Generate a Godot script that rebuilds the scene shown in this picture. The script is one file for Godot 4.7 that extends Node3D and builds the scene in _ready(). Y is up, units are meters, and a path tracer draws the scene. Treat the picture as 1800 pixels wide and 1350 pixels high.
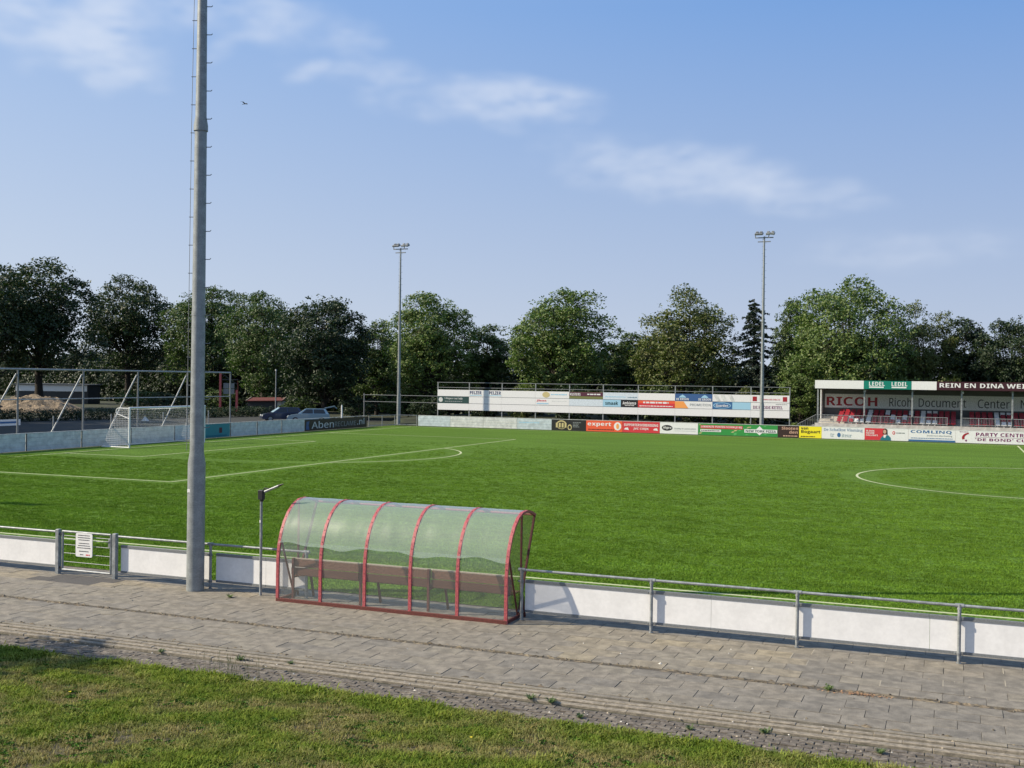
extends Node3D

# ------------------------------------------------------------------ state
var rng := RandomNumberGenerator.new()
var M := {}
var shared := {}
var taken := {}
const ORD := ["first", "second", "third", "fourth", "fifth", "sixth", "seventh", "eighth", "ninth", "tenth", "eleventh", "twelfth"]
const SUN_DIR := Vector3(0.747, -0.5736, -0.336)

# ------------------------------------------------------------------ mesh builder
class MB:
	var v := PackedVector3Array()
	var n := PackedVector3Array()
	var c := PackedColorArray()
	var i := PackedInt32Array()
	var tint := Color(1, 1, 1)
	func quad_n(a: Vector3, b: Vector3, d: Vector3, e: Vector3, na: Vector3, nb: Vector3, nd: Vector3, ne: Vector3) -> void:
		var k := v.size()
		v.append(a); v.append(b); v.append(d); v.append(e)
		n.append(na); n.append(nb); n.append(nd); n.append(ne)
		c.append(tint); c.append(tint); c.append(tint); c.append(tint)
		i.append(k); i.append(k + 2); i.append(k + 1); i.append(k); i.append(k + 3); i.append(k + 2)
	func quad(a: Vector3, b: Vector3, d: Vector3, e: Vector3) -> void:
		var nn := (b - a).cross(d - a).normalized()
		quad_n(a, b, d, e, nn, nn, nn, nn)
	func quad_up(a: Vector3, b: Vector3, d: Vector3, e: Vector3, tilt: float) -> void:
		# a leaf blade: wound so that its upper side is the front
		var nn := (b - a).cross(d - a).normalized()
		if nn.y < 0.0:
			var m := (Vector3.UP * tilt - nn).normalized()
			quad_n(a, e, d, b, m, m, m, m)
		else:
			var m := (Vector3.UP * tilt + nn).normalized()
			quad_n(a, b, d, e, m, m, m, m)
	func tri(a: Vector3, b: Vector3, d: Vector3) -> void:
		var nn := (b - a).cross(d - a).normalized()
		var k := v.size()
		v.append(a); v.append(b); v.append(d)
		n.append(nn); n.append(nn); n.append(nn)
		c.append(tint); c.append(tint); c.append(tint)
		i.append(k); i.append(k + 2); i.append(k + 1)
	func box(p: Vector3, s: Vector3, bev := 0.0) -> void:
		# a box about p; bev chamfers the four upright edges and the top rim
		var h := s * 0.5
		if bev <= 0.0:
			var q := []
			for k in 8:
				q.append(p + Vector3(h.x if k & 1 else -h.x, h.y if k & 2 else -h.y, h.z if k & 4 else -h.z))
			quad(q[0], q[2], q[3], q[1]); quad(q[5], q[7], q[6], q[4])
			quad(q[4], q[6], q[2], q[0]); quad(q[1], q[3], q[7], q[5])
			quad(q[2], q[6], q[7], q[3]); quad(q[4], q[0], q[1], q[5])
			return
		var ring := [Vector2(-h.x + bev, h.z), Vector2(h.x - bev, h.z), Vector2(h.x, h.z - bev), Vector2(h.x, -h.z + bev), Vector2(h.x - bev, -h.z), Vector2(-h.x + bev, -h.z), Vector2(-h.x, -h.z + bev), Vector2(-h.x, h.z - bev)]
		var top := []
		for k in 8:
			var a: Vector2 = ring[k]
			var b: Vector2 = ring[(k + 1) % 8]
			var ai := Vector2(clampf(a.x, -h.x + bev, h.x - bev), clampf(a.y, -h.z + bev, h.z - bev))
			var bi := Vector2(clampf(b.x, -h.x + bev, h.x - bev), clampf(b.y, -h.z + bev, h.z - bev))
			var A := p + Vector3(a.x, -h.y, a.y)
			var B := p + Vector3(b.x, -h.y, b.y)
			var A1 := p + Vector3(a.x, h.y - bev, a.y)
			var B1 := p + Vector3(b.x, h.y - bev, b.y)
			quad(A, B, B1, A1)
			var A2 := p + Vector3(ai.x, h.y, ai.y)
			var B2 := p + Vector3(bi.x, h.y, bi.y)
			if ai.distance_to(bi) < 1e-5:
				tri(A1, B1, A2)
			else:
				quad(A1, B1, B2, A2)
				top.append(A2)
		quad(p + Vector3(-h.x + bev, h.y, h.z - bev), p + Vector3(h.x - bev, h.y, h.z - bev), p + Vector3(h.x - bev, h.y, -h.z + bev), p + Vector3(-h.x + bev, h.y, -h.z + bev))
	func tube(a: Vector3, b: Vector3, r0: float, r1: float, sides := 10, caps := true) -> void:
		var ax := (b - a).normalized()
		var u := ax.cross(Vector3.RIGHT if absf(ax.x) < 0.8 else Vector3.UP).normalized()
		var w := ax.cross(u)
		for k in sides:
			var t0 := TAU * k / sides
			var t1 := TAU * (k + 1) / sides
			var d0 := u * cos(t0) + w * sin(t0)
			var d1 := u * cos(t1) + w * sin(t1)
			quad_n(a + d0 * r0, a + d1 * r0, b + d1 * r1, b + d0 * r1, d0, d1, d1, d0)
			if caps:
				tri(b, b + d0 * r1, b + d1 * r1)
				tri(a, a + d1 * r0, a + d0 * r0)
	func path(pts: Array, r0: float, r1: float, sides := 6) -> void:
		for k in pts.size() - 1:
			var f0 := float(k) / (pts.size() - 1)
			var f1 := float(k + 1) / (pts.size() - 1)
			tube(pts[k], pts[k + 1], lerpf(r0, r1, f0), lerpf(r0, r1, f1), sides, k == 0 or k == pts.size() - 2)
	func bar(a: Vector3, b: Vector3, w: float, d: float, up := Vector3.UP) -> void:
		# a rectangular bar from a to b: w across, d along "up"
		var ax := (b - a).normalized()
		var s := ax.cross(up).normalized() * w * 0.5
		var t := s.cross(ax).normalized() * d * 0.5
		var q := [a - s - t, a + s - t, a + s + t, a - s + t, b - s - t, b + s - t, b + s + t, b - s + t]
		quad(q[0], q[3], q[2], q[1]); quad(q[4], q[5], q[6], q[7])
		quad(q[0], q[1], q[5], q[4]); quad(q[2], q[3], q[7], q[6])
		quad(q[1], q[2], q[6], q[5]); quad(q[3], q[0], q[4], q[7])
	func prism(poly: PackedVector2Array, o: Vector3, ux: Vector3, uy: Vector3, depth: float) -> void:
		# polygon in the plane (ux, uy), counter-clockwise, front face at o, extruded backwards
		var nz := ux.cross(uy).normalized()
		var idx := Geometry2D.triangulate_polygon(poly)
		var P := func(q: Vector2, back: float) -> Vector3: return o + ux * q.x + uy * q.y - nz * back
		for k in range(0, idx.size(), 3):
			var a := poly[idx[k]]
			var b := poly[idx[k + 1]]
			var d := poly[idx[k + 2]]
			if (b - a).cross(d - a) < 0.0:
				var s := b
				b = d
				d = s
			tri(P.call(a, 0.0), P.call(b, 0.0), P.call(d, 0.0))
			tri(P.call(a, depth), P.call(d, depth), P.call(b, depth))
		for k in poly.size():
			var a := poly[k]
			var b := poly[(k + 1) % poly.size()]
			quad(P.call(a, depth), P.call(b, depth), P.call(b, 0.0), P.call(a, 0.0))
	func mesh(colored := false) -> ArrayMesh:
		var arr := []
		arr.resize(Mesh.ARRAY_MAX)
		arr[Mesh.ARRAY_VERTEX] = v
		arr[Mesh.ARRAY_NORMAL] = n
		if colored:
			arr[Mesh.ARRAY_COLOR] = c
		arr[Mesh.ARRAY_INDEX] = i
		var m := ArrayMesh.new()
		m.add_surface_from_arrays(Mesh.PRIMITIVE_TRIANGLES, arr)
		return m

# ------------------------------------------------------------------ nodes
func numbered(parent: Node, called: String) -> String:
	var key := str(parent.get_instance_id()) + called
	var k: int = taken.get(key, 0)
	taken[key] = k + 1
	return called if k == 0 else "%s_%03d" % [called, k]

func tag(o: Node, label: String, category: String, group := "") -> Node:
	o.set_meta("label", label)
	o.set_meta("category", category)
	if group:
		o.set_meta("group", group)
	return o

func thing(called: String, label: String, category: String, at := Vector3.ZERO, group := "") -> Node3D:
	var o := Node3D.new()
	o.name = numbered(self, called)
	o.position = at
	add_child(o, true)
	tag(o, label, category, group)
	return o

func part(called: String, mesh: Mesh, m: Material, parent: Node, at := Vector3.ZERO) -> MeshInstance3D:
	var o := MeshInstance3D.new()
	o.name = numbered(parent, called)
	o.mesh = mesh
	o.material_override = m
	o.position = at
	parent.add_child(o, true)
	return o

func structure(called: String, mesh: Mesh, m: Material) -> MeshInstance3D:
	var o := part(called, mesh, m, self)
	o.set_meta("kind", "structure")
	return o

func box_mesh(s: Vector3, bev := 0.0) -> ArrayMesh:
	var key := "b%s/%s" % [s, bev]
	if not shared.has(key):
		var b := MB.new()
		b.box(Vector3.ZERO, s, bev)
		shared[key] = b.mesh()
	return shared[key]

func box_part(called: String, p: Vector3, s: Vector3, m: Material, parent: Node, bev := 0.0) -> MeshInstance3D:
	return part(called, box_mesh(s, bev), m, parent, p)

func tube_part(called: String, a: Vector3, b: Vector3, r0: float, r1: float, m: Material, parent: Node, sides := 10) -> MeshInstance3D:
	var q := MB.new()
	q.tube(a, b, r0, r1, sides)
	return part(called, q.mesh(), m, parent)

# ------------------------------------------------------------------ materials
func std(r: float, g: float, b: float, rough := 0.8, metal := 0.0) -> StandardMaterial3D:
	var m := StandardMaterial3D.new()
	m.albedo_color = Color(r, g, b).linear_to_srgb()
	m.roughness = rough
	m.metallic = metal
	return m

func noise_tex(sd: int, freq: float, oct: int, lo: float, hi: float, size := 512, normal := 0.0, kind := FastNoiseLite.TYPE_SIMPLEX_SMOOTH) -> NoiseTexture2D:
	var f := FastNoiseLite.new()
	f.seed = sd
	f.frequency = freq
	f.noise_type = kind
	f.fractal_octaves = oct
	f.fractal_gain = 0.6
	var t := NoiseTexture2D.new()
	t.width = size
	t.height = size
	t.seamless = true
	t.noise = f
	if normal > 0.0:
		t.as_normal_map = true
		t.bump_strength = normal
	else:
		var g := Gradient.new()
		g.offsets = PackedFloat32Array([0.2, 0.8])
		g.colors = PackedColorArray([Color(lo, lo, lo), Color(hi, hi, hi)])
		t.color_ramp = g
	return t

func grain(m: StandardMaterial3D, sd: int, freq: float, oct: int, lo: float, hi: float, scale: float, bump := 0.0) -> StandardMaterial3D:
	m.albedo_texture = noise_tex(sd, freq, oct, lo, hi)
	m.uv1_triplanar = true
	m.uv1_world_triplanar = true
	m.uv1_scale = Vector3.ONE * scale
	if bump > 0.0:
		m.normal_enabled = true
		m.normal_texture = noise_tex(sd + 7, freq, oct, 0, 1, 512, 6.0)
		m.normal_scale = bump
	return m

func stains(m: StandardMaterial3D, sd: int, freq: float, lo: float, hi: float, scale: float) -> StandardMaterial3D:
	m.detail_enabled = true
	m.detail_blend_mode = BaseMaterial3D.BLEND_MODE_MUL
	m.detail_albedo = noise_tex(sd, freq, 5, lo, hi)
	m.detail_uv_layer = BaseMaterial3D.DETAIL_UV_2
	m.uv2_triplanar = true
	m.uv2_world_triplanar = true
	m.uv2_scale = Vector3.ONE * scale
	return m

func leafmat(r: float, g: float, b: float) -> StandardMaterial3D:
	var m := std(r, g, b, 0.6)
	m.vertex_color_use_as_albedo = true
	m.backlight_enabled = true
	m.backlight = Color(0.55, 0.7, 0.3)
	return m

func make_materials() -> void:
	# synthetic turf
	var t := std(0.138, 0.246, 0.036, 0.85)
	t.metallic_specular = 0.15
	t.albedo_texture = noise_tex(3, 0.20, 3, 0.46, 1.0, 1024)
	t.uv1_triplanar = true
	t.uv1_world_triplanar = true
	t.uv1_scale = Vector3(0.046, 0.046, 0.023)
	t.normal_enabled = true
	t.normal_texture = noise_tex(31, 0.25, 3, 0, 1, 512, 8.0)
	t.normal_scale = 0.12
	t.rim_enabled = true
	t.rim = 1.0
	t.rim_tint = 1.0
	stains(t, 5, 0.012, 0.86, 1.0, 0.027)
	t.uv2_scale = Vector3(0.016, 0.027, 0.06)
	M.turf = t
	M.line = grain(std(0.56, 0.60, 0.33, 0.8), 9, 0.1, 3, 0.8, 1.0, 1.5)
	M.ground = stains(grain(std(0.07, 0.085, 0.03, 0.95), 11, 0.06, 5, 0.6, 1.0, 0.7), 12, 0.02, 0.6, 1.0, 0.05)
	M.soil = stains(grain(std(0.16, 0.135, 0.08, 0.95), 13, 0.08, 5, 0.55, 1.0, 1.2, 0.6), 14, 0.02, 0.6, 1.0, 0.2)
	M.asphalt = grain(std(0.04, 0.042, 0.036, 0.9), 15, 0.2, 4, 0.7, 1.0, 0.9)
	M.dirt = grain(std(0.17, 0.145, 0.11, 0.95), 16, 0.12, 5, 0.5, 1.0, 1.4, 0.8)
	M.moss = grain(std(0.055, 0.048, 0.032, 0.95), 17, 0.12, 5, 0.45, 1.0, 1.4, 0.8)
	# paving slabs of several batches
	var tones := [[0.315, 0.276, 0.214], [0.335, 0.294, 0.225], [0.300, 0.266, 0.212], [0.325, 0.284, 0.221], [0.370, 0.315, 0.225], [0.275, 0.246, 0.200], [0.400, 0.337, 0.230]]
	for k in tones.size():
		var q: Array = tones[k]
		M["slab%d" % k] = stains(grain(std(q[0], q[1], q[2], 0.85), 20 + k, 0.09, 5, 0.80, 1.0, 1.1, 0.35), 40 + k, 0.018, 0.80, 1.0, 0.33)
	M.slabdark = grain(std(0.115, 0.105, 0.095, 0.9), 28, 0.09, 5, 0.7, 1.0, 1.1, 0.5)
	for k in 3:
		var q2: Array = [[0.34, 0.285, 0.225], [0.41, 0.35, 0.275], [0.29, 0.245, 0.195]][k]
		M["brick%d" % k] = stains(grain(std(q2[0], q2[1], q2[2], 0.92), 50 + k, 0.12, 5, 0.6, 1.0, 1.9, 0.4), 60 + k, 0.03, 0.6, 1.0, 0.6)
	M.kerb = stains(grain(std(0.42, 0.36, 0.275, 0.9), 33, 0.12, 5, 0.78, 1.0, 1.6, 0.3), 34, 0.03, 0.72, 1.0, 0.5)
	M.sandjoint = grain(std(0.45, 0.40, 0.31, 0.95), 35, 0.2, 4, 0.7, 1.0, 2.0)
	# metals, paints, plastics
	M.galv = stains(grain(std(0.46, 0.485, 0.49, 0.45, 0.15), 70, 0.05, 4, 0.78, 1.0, 1.6), 71, 0.02, 0.75, 1.0, 0.4)
	M.galvdark = grain(std(0.24, 0.255, 0.265, 0.55, 0.15), 72, 0.05, 4, 0.75, 1.0, 1.6)
	M.mast = stains(grain(std(0.36, 0.385, 0.385, 0.5, 0.25), 73, 0.04, 5, 0.85, 1.0, 1.3), 74, 0.02, 0.85, 1.0, 0.35)
	M.whitepanel = stains(grain(std(0.82, 0.81, 0.80, 0.5), 75, 0.02, 4, 0.975, 1.0, 0.8), 76, 0.01, 0.965, 1.0, 0.45)
	M.white = grain(std(0.80, 0.79, 0.77, 0.5), 77, 0.02, 4, 0.96, 1.0, 0.6)
	M.agedwhite = stains(grain(std(0.72, 0.73, 0.70, 0.65), 78, 0.012, 4, 0.92, 1.0, 0.35), 79, 0.012, 0.90, 1.0, 0.25)
	M.faintblue = grain(std(0.66, 0.73, 0.78, 0.5), 98, 0.02, 4, 0.92, 1.0, 0.5)
	M.paleblue = stains(grain(std(0.60, 0.68, 0.71, 0.6), 80, 0.012, 4, 0.92, 1.0, 0.35), 81, 0.012, 0.90, 1.0, 0.25)
	M.goalboard = stains(grain(std(0.74, 0.75, 0.70, 0.6), 82, 0.012, 4, 0.92, 1.0, 0.35), 83, 0.012, 0.90, 1.0, 0.25)
	M.teal = std(0.03, 0.24, 0.27, 0.5)
	M.redpaint = stains(grain(std(0.68, 0.14, 0.155, 0.5), 84, 0.05, 4, 0.75, 1.0, 1.8), 85, 0.05, 0.75, 1.0, 0.8)
	M.redrust = stains(grain(std(0.33, 0.075, 0.055, 0.75), 86, 0.08, 5, 0.5, 1.0, 2.2), 87, 0.06, 0.6, 1.0, 1.0)
	M.wood = stains(grain(std(0.66, 0.31, 0.19, 0.8), 88, 0.05, 5, 0.45, 1.0, 1.6), 89, 0.05, 0.5, 1.0, 1.3)
	M.wood.uv1_scale = Vector3(4.0, 1.3, 4.0)
	M.wood2 = stains(grain(std(0.55, 0.22, 0.14, 0.8), 188, 0.06, 5, 0.4, 1.0, 1.6), 189, 0.06, 0.45, 1.0, 1.7)
	M.wood2.uv1_scale = Vector3(5.0, 0.9, 4.0)
	M.woodpale = grain(std(0.62, 0.48, 0.36, 0.8), 190, 0.06, 5, 0.6, 1.0, 1.6)
	M.black = std(0.012, 0.012, 0.013, 0.5)
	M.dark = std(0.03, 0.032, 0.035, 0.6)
	M.glass = std(0.02, 0.025, 0.03, 0.08)
	var pc := std(0.72, 0.80, 0.74, 0.22)
	pc.transparency = BaseMaterial3D.TRANSPARENCY_ALPHA
	pc.albedo_color.a = 0.07
	pc.metallic_specular = 0.7
	M.polycarb = pc
	var pw: StandardMaterial3D = pc.duplicate()
	pw.albedo_color = Color(0.80, 0.86, 0.80, 0.25)
	pw.roughness = 0.25
	pw.metallic_specular = 1.0
	M.polyhazy = pw
	var pc2: StandardMaterial3D = pc.duplicate()
	pc2.albedo_color = Color(0.42, 0.40, 0.38, 0.30)
	M.sidepane = pc2
	M.net = std(0.75, 0.75, 0.75, 0.7)
	M.rope = std(0.07, 0.07, 0.07, 0.8)
	# signs
	M.s_red = std(0.60, 0.035, 0.045, 0.5)
	M.s_orange = std(0.78, 0.10, 0.035, 0.5)
	M.s_orange2 = std(0.85, 0.33, 0.08, 0.5)
	M.s_green = std(0.03, 0.26, 0.05, 0.5)
	M.s_green2 = std(0.10, 0.42, 0.12, 0.5)
	M.s_bluegreen = std(0.0, 0.19, 0.135, 0.45)
	M.s_darkgreen = std(0.015, 0.055, 0.05, 0.5)
	M.s_maroon = std(0.045, 0.008, 0.014, 0.45)
	M.s_plum = std(0.085, 0.015, 0.035, 0.5)
	M.s_brown = std(0.035, 0.015, 0.012, 0.5)
	M.s_yellow = std(0.85, 0.72, 0.02, 0.5)
	M.s_blue = std(0.035, 0.10, 0.26, 0.5)
	M.s_lightblue = std(0.33, 0.56, 0.70, 0.5)
	M.s_navy = std(0.015, 0.025, 0.11, 0.5)
	M.s_midblue = std(0.035, 0.13, 0.30, 0.5)
	M.s_purple = std(0.17, 0.02, 0.10, 0.5)
	M.s_crimson = std(0.32, 0.012, 0.022, 0.5)
	M.s_gold = std(0.55, 0.46, 0.22, 0.45)
	M.s_grey = std(0.22, 0.24, 0.24, 0.6)
	M.s_greyblue = std(0.18, 0.27, 0.33, 0.6)
	M.s_tealcloth = std(0.01, 0.16, 0.20, 0.6)
	M.s_skin = std(0.55, 0.33, 0.24, 0.6)
	M.s_hair = std(0.05, 0.022, 0.012, 0.6)
	M.s_olive = std(0.16, 0.17, 0.05, 0.6)
	# grandstand
	M.standwall = grain(std(0.88, 0.89, 0.89, 0.6), 90, 0.03, 4, 0.85, 1.0, 0.5)
	M.concrete = stains(grain(std(0.68, 0.64, 0.57, 0.85), 91, 0.012, 4, 0.90, 1.0, 0.35), 92, 0.012, 0.88, 1.0, 0.25)
	M.roofdark = std(0.10, 0.105, 0.11, 0.7)
	M.seatred = std(0.33, 0.018, 0.03, 0.4)
	M.seatwhite = std(0.72, 0.73, 0.74, 0.4)
	# nature
	M.bark = grain(std(0.065, 0.052, 0.04, 0.95), 93, 0.08, 5, 0.5, 1.0, 1.2, 0.8)
	M.sand = stains(grain(std(0.66, 0.50, 0.33, 0.95), 94, 0.05, 5, 0.5, 1.0, 0.35, 1.0), 95, 0.04, 0.55, 1.0, 0.2)
	M.spoil = stains(grain(std(0.15, 0.13, 0.11, 0.95), 96, 0.05, 5, 0.5, 1.0, 0.35, 1.0), 97, 0.04, 0.6, 1.0, 0.2)
	M.leaf_light = leafmat(0.130, 0.182, 0.044)
	M.leaf_mid = leafmat(0.082, 0.122, 0.032)
	M.leaf_dark = leafmat(0.032, 0.055, 0.020)
	M.leaf_olive = leafmat(0.112, 0.130, 0.030)
	M.leaf_oak = leafmat(0.038, 0.060, 0.017)
	M.leaf_fir = leafmat(0.027, 0.045, 0.027)
	M.leaf_big = leafmat(0.125, 0.178, 0.042)
	M.leaf_wood = leafmat(0.026, 0.042, 0.017)
	var gm := std(1, 1, 1, 0.7)
	gm.vertex_color_use_as_albedo = true
	gm.backlight_enabled = true
	gm.backlight = Color(0.5, 0.6, 0.25)
	gm.metallic_specular = 0.15
	gm.roughness = 0.85
	M.grass = gm

# ------------------------------------------------------------------ sky
func make_sky() -> Sky:
	var w := 2048
	var h := 1024
	var data := PackedFloat32Array()
	data.resize(w * h * 3)
	var f := FastNoiseLite.new()
	f.seed = 4
	f.frequency = 1.0
	f.fractal_octaves = 5
	f.fractal_gain = 0.55
	var f2 := FastNoiseLite.new()
	f2.seed = 21
	f2.frequency = 1.0
	f2.fractal_octaves = 3
	# cirrus banks: azimuth, elevation, half length, half height (degrees), tilt, strength
	var banks := [
		[-45.5, 16.9, 5.6, 2.3, -0.22, 1.35], [-42.6, 15.6, 3.0, 0.85, -0.45, 1.0], [-39.6, 17.4, 2.6, 1.0, 0.0, 0.45],
		[-34.2, 17.3, 3.8, 1.0, -0.10, 0.72], [-36.6, 15.9, 1.5, 0.55, 0.75, 0.5], [-32.5, 15.1, 1.0, 0.42, 0.45, 0.75],
		[-30.0, 15.3, 3.0, 0.6, 0.03, 0.4], [-23.2, 14.0, 5.0, 0.95, -0.06, 0.85], [-21.0, 14.4, 2.4, 0.7, -0.1, 0.6],
		[-13.2, 10.4, 6.4, 1.15, -0.15, 0.62], [-8.2, 9.4, 4.0, 0.8, -0.08, 0.5], [-11.0, 11.2, 2.2, 0.5, 0.2, 0.35], [-1.5, 6.6, 4.6, 0.9, -0.03, 0.28], [-17.0, 12.4, 3.0, 0.4, 0.0, 0.14]]
	var r2 := RandomNumberGenerator.new()
	r2.seed = 77
	for k in 46:   # the same kind of cirrus over the rest of the sky
		var a := r2.randf_range(12.0, 300.0)
		banks.append([a if a < 180.0 else a - 360.0, r2.randf_range(9.0, 62.0), r2.randf_range(2.5, 8.0), r2.randf_range(0.6, 2.2), r2.randf_range(-0.4, 0.2), r2.randf_range(0.25, 0.8)])
	for k in 8:    # and higher up over the view
		banks.append([r2.randf_range(-58.0, 8.0), r2.randf_range(22.0, 62.0), r2.randf_range(3.0, 9.0), r2.randf_range(0.8, 2.2), r2.randf_range(-0.4, 0.1), r2.randf_range(0.25, 0.7)])
	# index banks by azimuth column
	var sun_to := -SUN_DIR
	for y in h:
		var el := (0.5 - (y + 0.5) / h) * PI
		var eld := rad_to_deg(el)
		var se := sin(el)
		var ce := cos(el)
		var s := clampf(se, 0.0, 1.0)
		var base := Color(0.555, 0.620, 0.725).lerp(Color(0.165, 0.340, 0.700), pow(clampf(s * 3.15, 0.0, 1.0), 0.85))
		base = base.lerp(Color(0.10, 0.24, 0.56), clampf((s - 0.33) * 1.3, 0.0, 1.0))
		var row := []
		for b in banks:
			if absf(eld - b[1]) < b[3] * 3.0 + absf(b[4]) * b[2] * 2.4:
				row.append(b)
		for x in w:
			var az := (x + 0.5) / w * TAU
			if az > PI:
				az -= TAU
			var o := (y * w + x) * 3
			if eld < -0.6:
				data[o] = 0.10; data[o + 1] = 0.11; data[o + 2] = 0.08
				continue
			var dx := sin(az) * ce
			var dz := -cos(az) * ce
			var cs := dx * sun_to.x + se * sun_to.y + dz * sun_to.z
			var glow := pow(clampf((cs + 0.45) / 1.45, 0.0, 1.0), 1.8) * 0.66
			var cr := base.r + glow * 0.52
			var cg := base.g + glow * 0.50
			var cb := base.b + glow * 0.34
			var cov := 0.0
			var azd := rad_to_deg(az)
			for b in row:
				var da: float = azd - b[0]
				if absf(da) > b[2] * 2.6:
					continue
				var de: float = eld - b[1]
				var tl: float = b[4]
				var u: float = (da + de * tl) / b[2]
				var v: float = (de - da * tl) / b[3]
				# ragged edges
				var wob := f2.get_noise_3d(azd * 0.22, eld * 0.4, b[0])
				var d := (u * u + v * v) * 0.62 + wob * 1.1
				if d < 1.5:
					var q := clampf((1.5 - d) / 1.5, 0.0, 1.0)
					cov += q * q * b[5]
			if cov > 0.0:
				var fib := f.get_noise_3d(azd * 0.20 + eld * 0.2, eld * 0.95 - azd * 0.10, 3.0) * 0.5 + 0.5
				var fine := f.get_noise_3d(azd * 0.6 + eld * 0.5, eld * 2.9 - azd * 0.35, 9.0) * 0.5 + 0.5
				cov *= clampf((fib * 0.9 + fine * 0.45 - 0.32) * 1.7, 0.08, 1.2)
				cov = 0.66 * (1.0 - exp(-cov * 1.5))
				cr = lerpf(cr, 0.76, cov)
				cg = lerpf(cg, 0.82, cov)
				cb = lerpf(cb, 0.93, cov)
			data[o] = cr; data[o + 1] = cg; data[o + 2] = cb
	var img := Image.create_from_data(w, h, false, Image.FORMAT_RGBF, data.to_byte_array())
	var pm := PanoramaSkyMaterial.new()
	pm.panorama = ImageTexture.create_from_image(img)
	var sky := Sky.new()
	sky.sky_material = pm
	return sky

func make_camera_and_light() -> void:
	var cam := Camera3D.new()
	cam.name = "camera"
	cam.fov = 38.2676
	cam.near = 0.1
	cam.far = 2000.0
	cam.transform = Transform3D(Basis(Vector3.UP, 0.3801) * Basis(Vector3.RIGHT, -0.0043) * Basis(Vector3.BACK, 0.0136), Vector3(47.795, 4.627, 59.05))
	add_child(cam)
	cam.current = true
	var env := Environment.new()
	env.background_mode = Environment.BG_SKY
	env.sky = make_sky()
	env.background_energy_multiplier = 0.72
	env.tonemap_mode = Environment.TONE_MAPPER_LINEAR
	env.tonemap_exposure = 1.4
	env.sdfgi_enabled = true
	env.ssao_enabled = true
	env.ssil_enabled = true
	var we := WorldEnvironment.new()
	we.name = "world_environment"
	we.environment = env
	add_child(we)
	var sun := DirectionalLight3D.new()
	sun.name = "sun"
	sun.light_energy = 1.6
	sun.light_color = Color(1.0, 0.95, 0.86)
	sun.light_angular_distance = 0.53
	sun.shadow_enabled = true
	sun.look_at_from_position(Vector3.ZERO, SUN_DIR, Vector3.UP)
	add_child(sun)

# ------------------------------------------------------------------ ground, pitch, paving
func sheet(x0: float, x1: float, z0: float, z1: float, y: float) -> ArrayMesh:
	var b := MB.new()
	b.quad(Vector3(x0, y, z1), Vector3(x1, y, z1), Vector3(x1, y, z0), Vector3(x0, y, z0))
	return b.mesh()

func ring_line(cx: float, r: float, a0: float, a1: float, y: float) -> ArrayMesh:
	var b := MB.new()
	var steps := 96
	for k in steps:
		var t0 := lerpf(a0, a1, float(k) / steps)
		var t1 := lerpf(a0, a1, float(k + 1) / steps)
		var d0 := Vector3(cos(t0), 0, sin(t0))
		var d1 := Vector3(cos(t1), 0, sin(t1))
		var c := Vector3(cx, y, 0)
		b.quad(c + d0 * (r - 0.06), c + d1 * (r - 0.06), c + d1 * (r + 0.06), c + d0 * (r + 0.06))
		# keep faces upward
	for k in b.n.size():
		b.n[k] = Vector3.UP
	return b.mesh()

func build_ground() -> void:
	structure("ground", sheet(-700, 700, -800, 300, -0.03), M.ground)
	var pitch := structure("pitch", sheet(-2.6, 108.0, -36.3, 38.3, 0.0), M.turf)
	var L2 := 52.42
	var W := 34.89
	var y := 0.004
	var segs := [
		[-0.06, 2 * L2, W - 0.06, W + 0.06], [-0.06, 2 * L2, -W - 0.06, -W + 0.06],
		[-0.06, 0.06, -W, W], [L2 - 0.06, L2 + 0.06, -W, W],
		[0.06, 16.5, 20.10, 20.22], [0.06, 16.5, -20.22, -20.10], [16.44, 16.56, -20.22, 20.22],
		[0.06, 5.5, 9.10, 9.22], [0.06, 5.5, -9.22, -9.10], [5.44, 5.56, -9.22, 9.22]]
	for k in segs.size():
		var s: Array = segs[k]
		var yy := y + (0.003 if s[1] - s[0] < 1.0 else 0.0)
		part("line_marking", sheet(s[0], s[1], s[2], s[3], yy), M.line, pitch)
	part("centre_circle", ring_line(L2, 9.15, 0, TAU, y + 0.006), M.line, pitch)
	var a := acos(5.5 / 9.15)
	part("penalty_arc", ring_line(11.0, 9.15, -a, a, y + 0.006), M.line, pitch)
	# earth under the paving
	structure("paving_bed", sheet(10, 75, 38.3, 43.38, -0.0085), M.dirt)
	structure("kerb_bed", sheet(10, 75, 43.38, 44.20, -0.034), M.moss)
	structure("brick_bed", sheet(10, 75, 44.20, 44.95, -0.010), M.dirt)
	# ground left of the pitch: car park and path
	structure("road", sheet(-40, -9.0, -48, 14, -0.012), M.asphalt)

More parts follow.
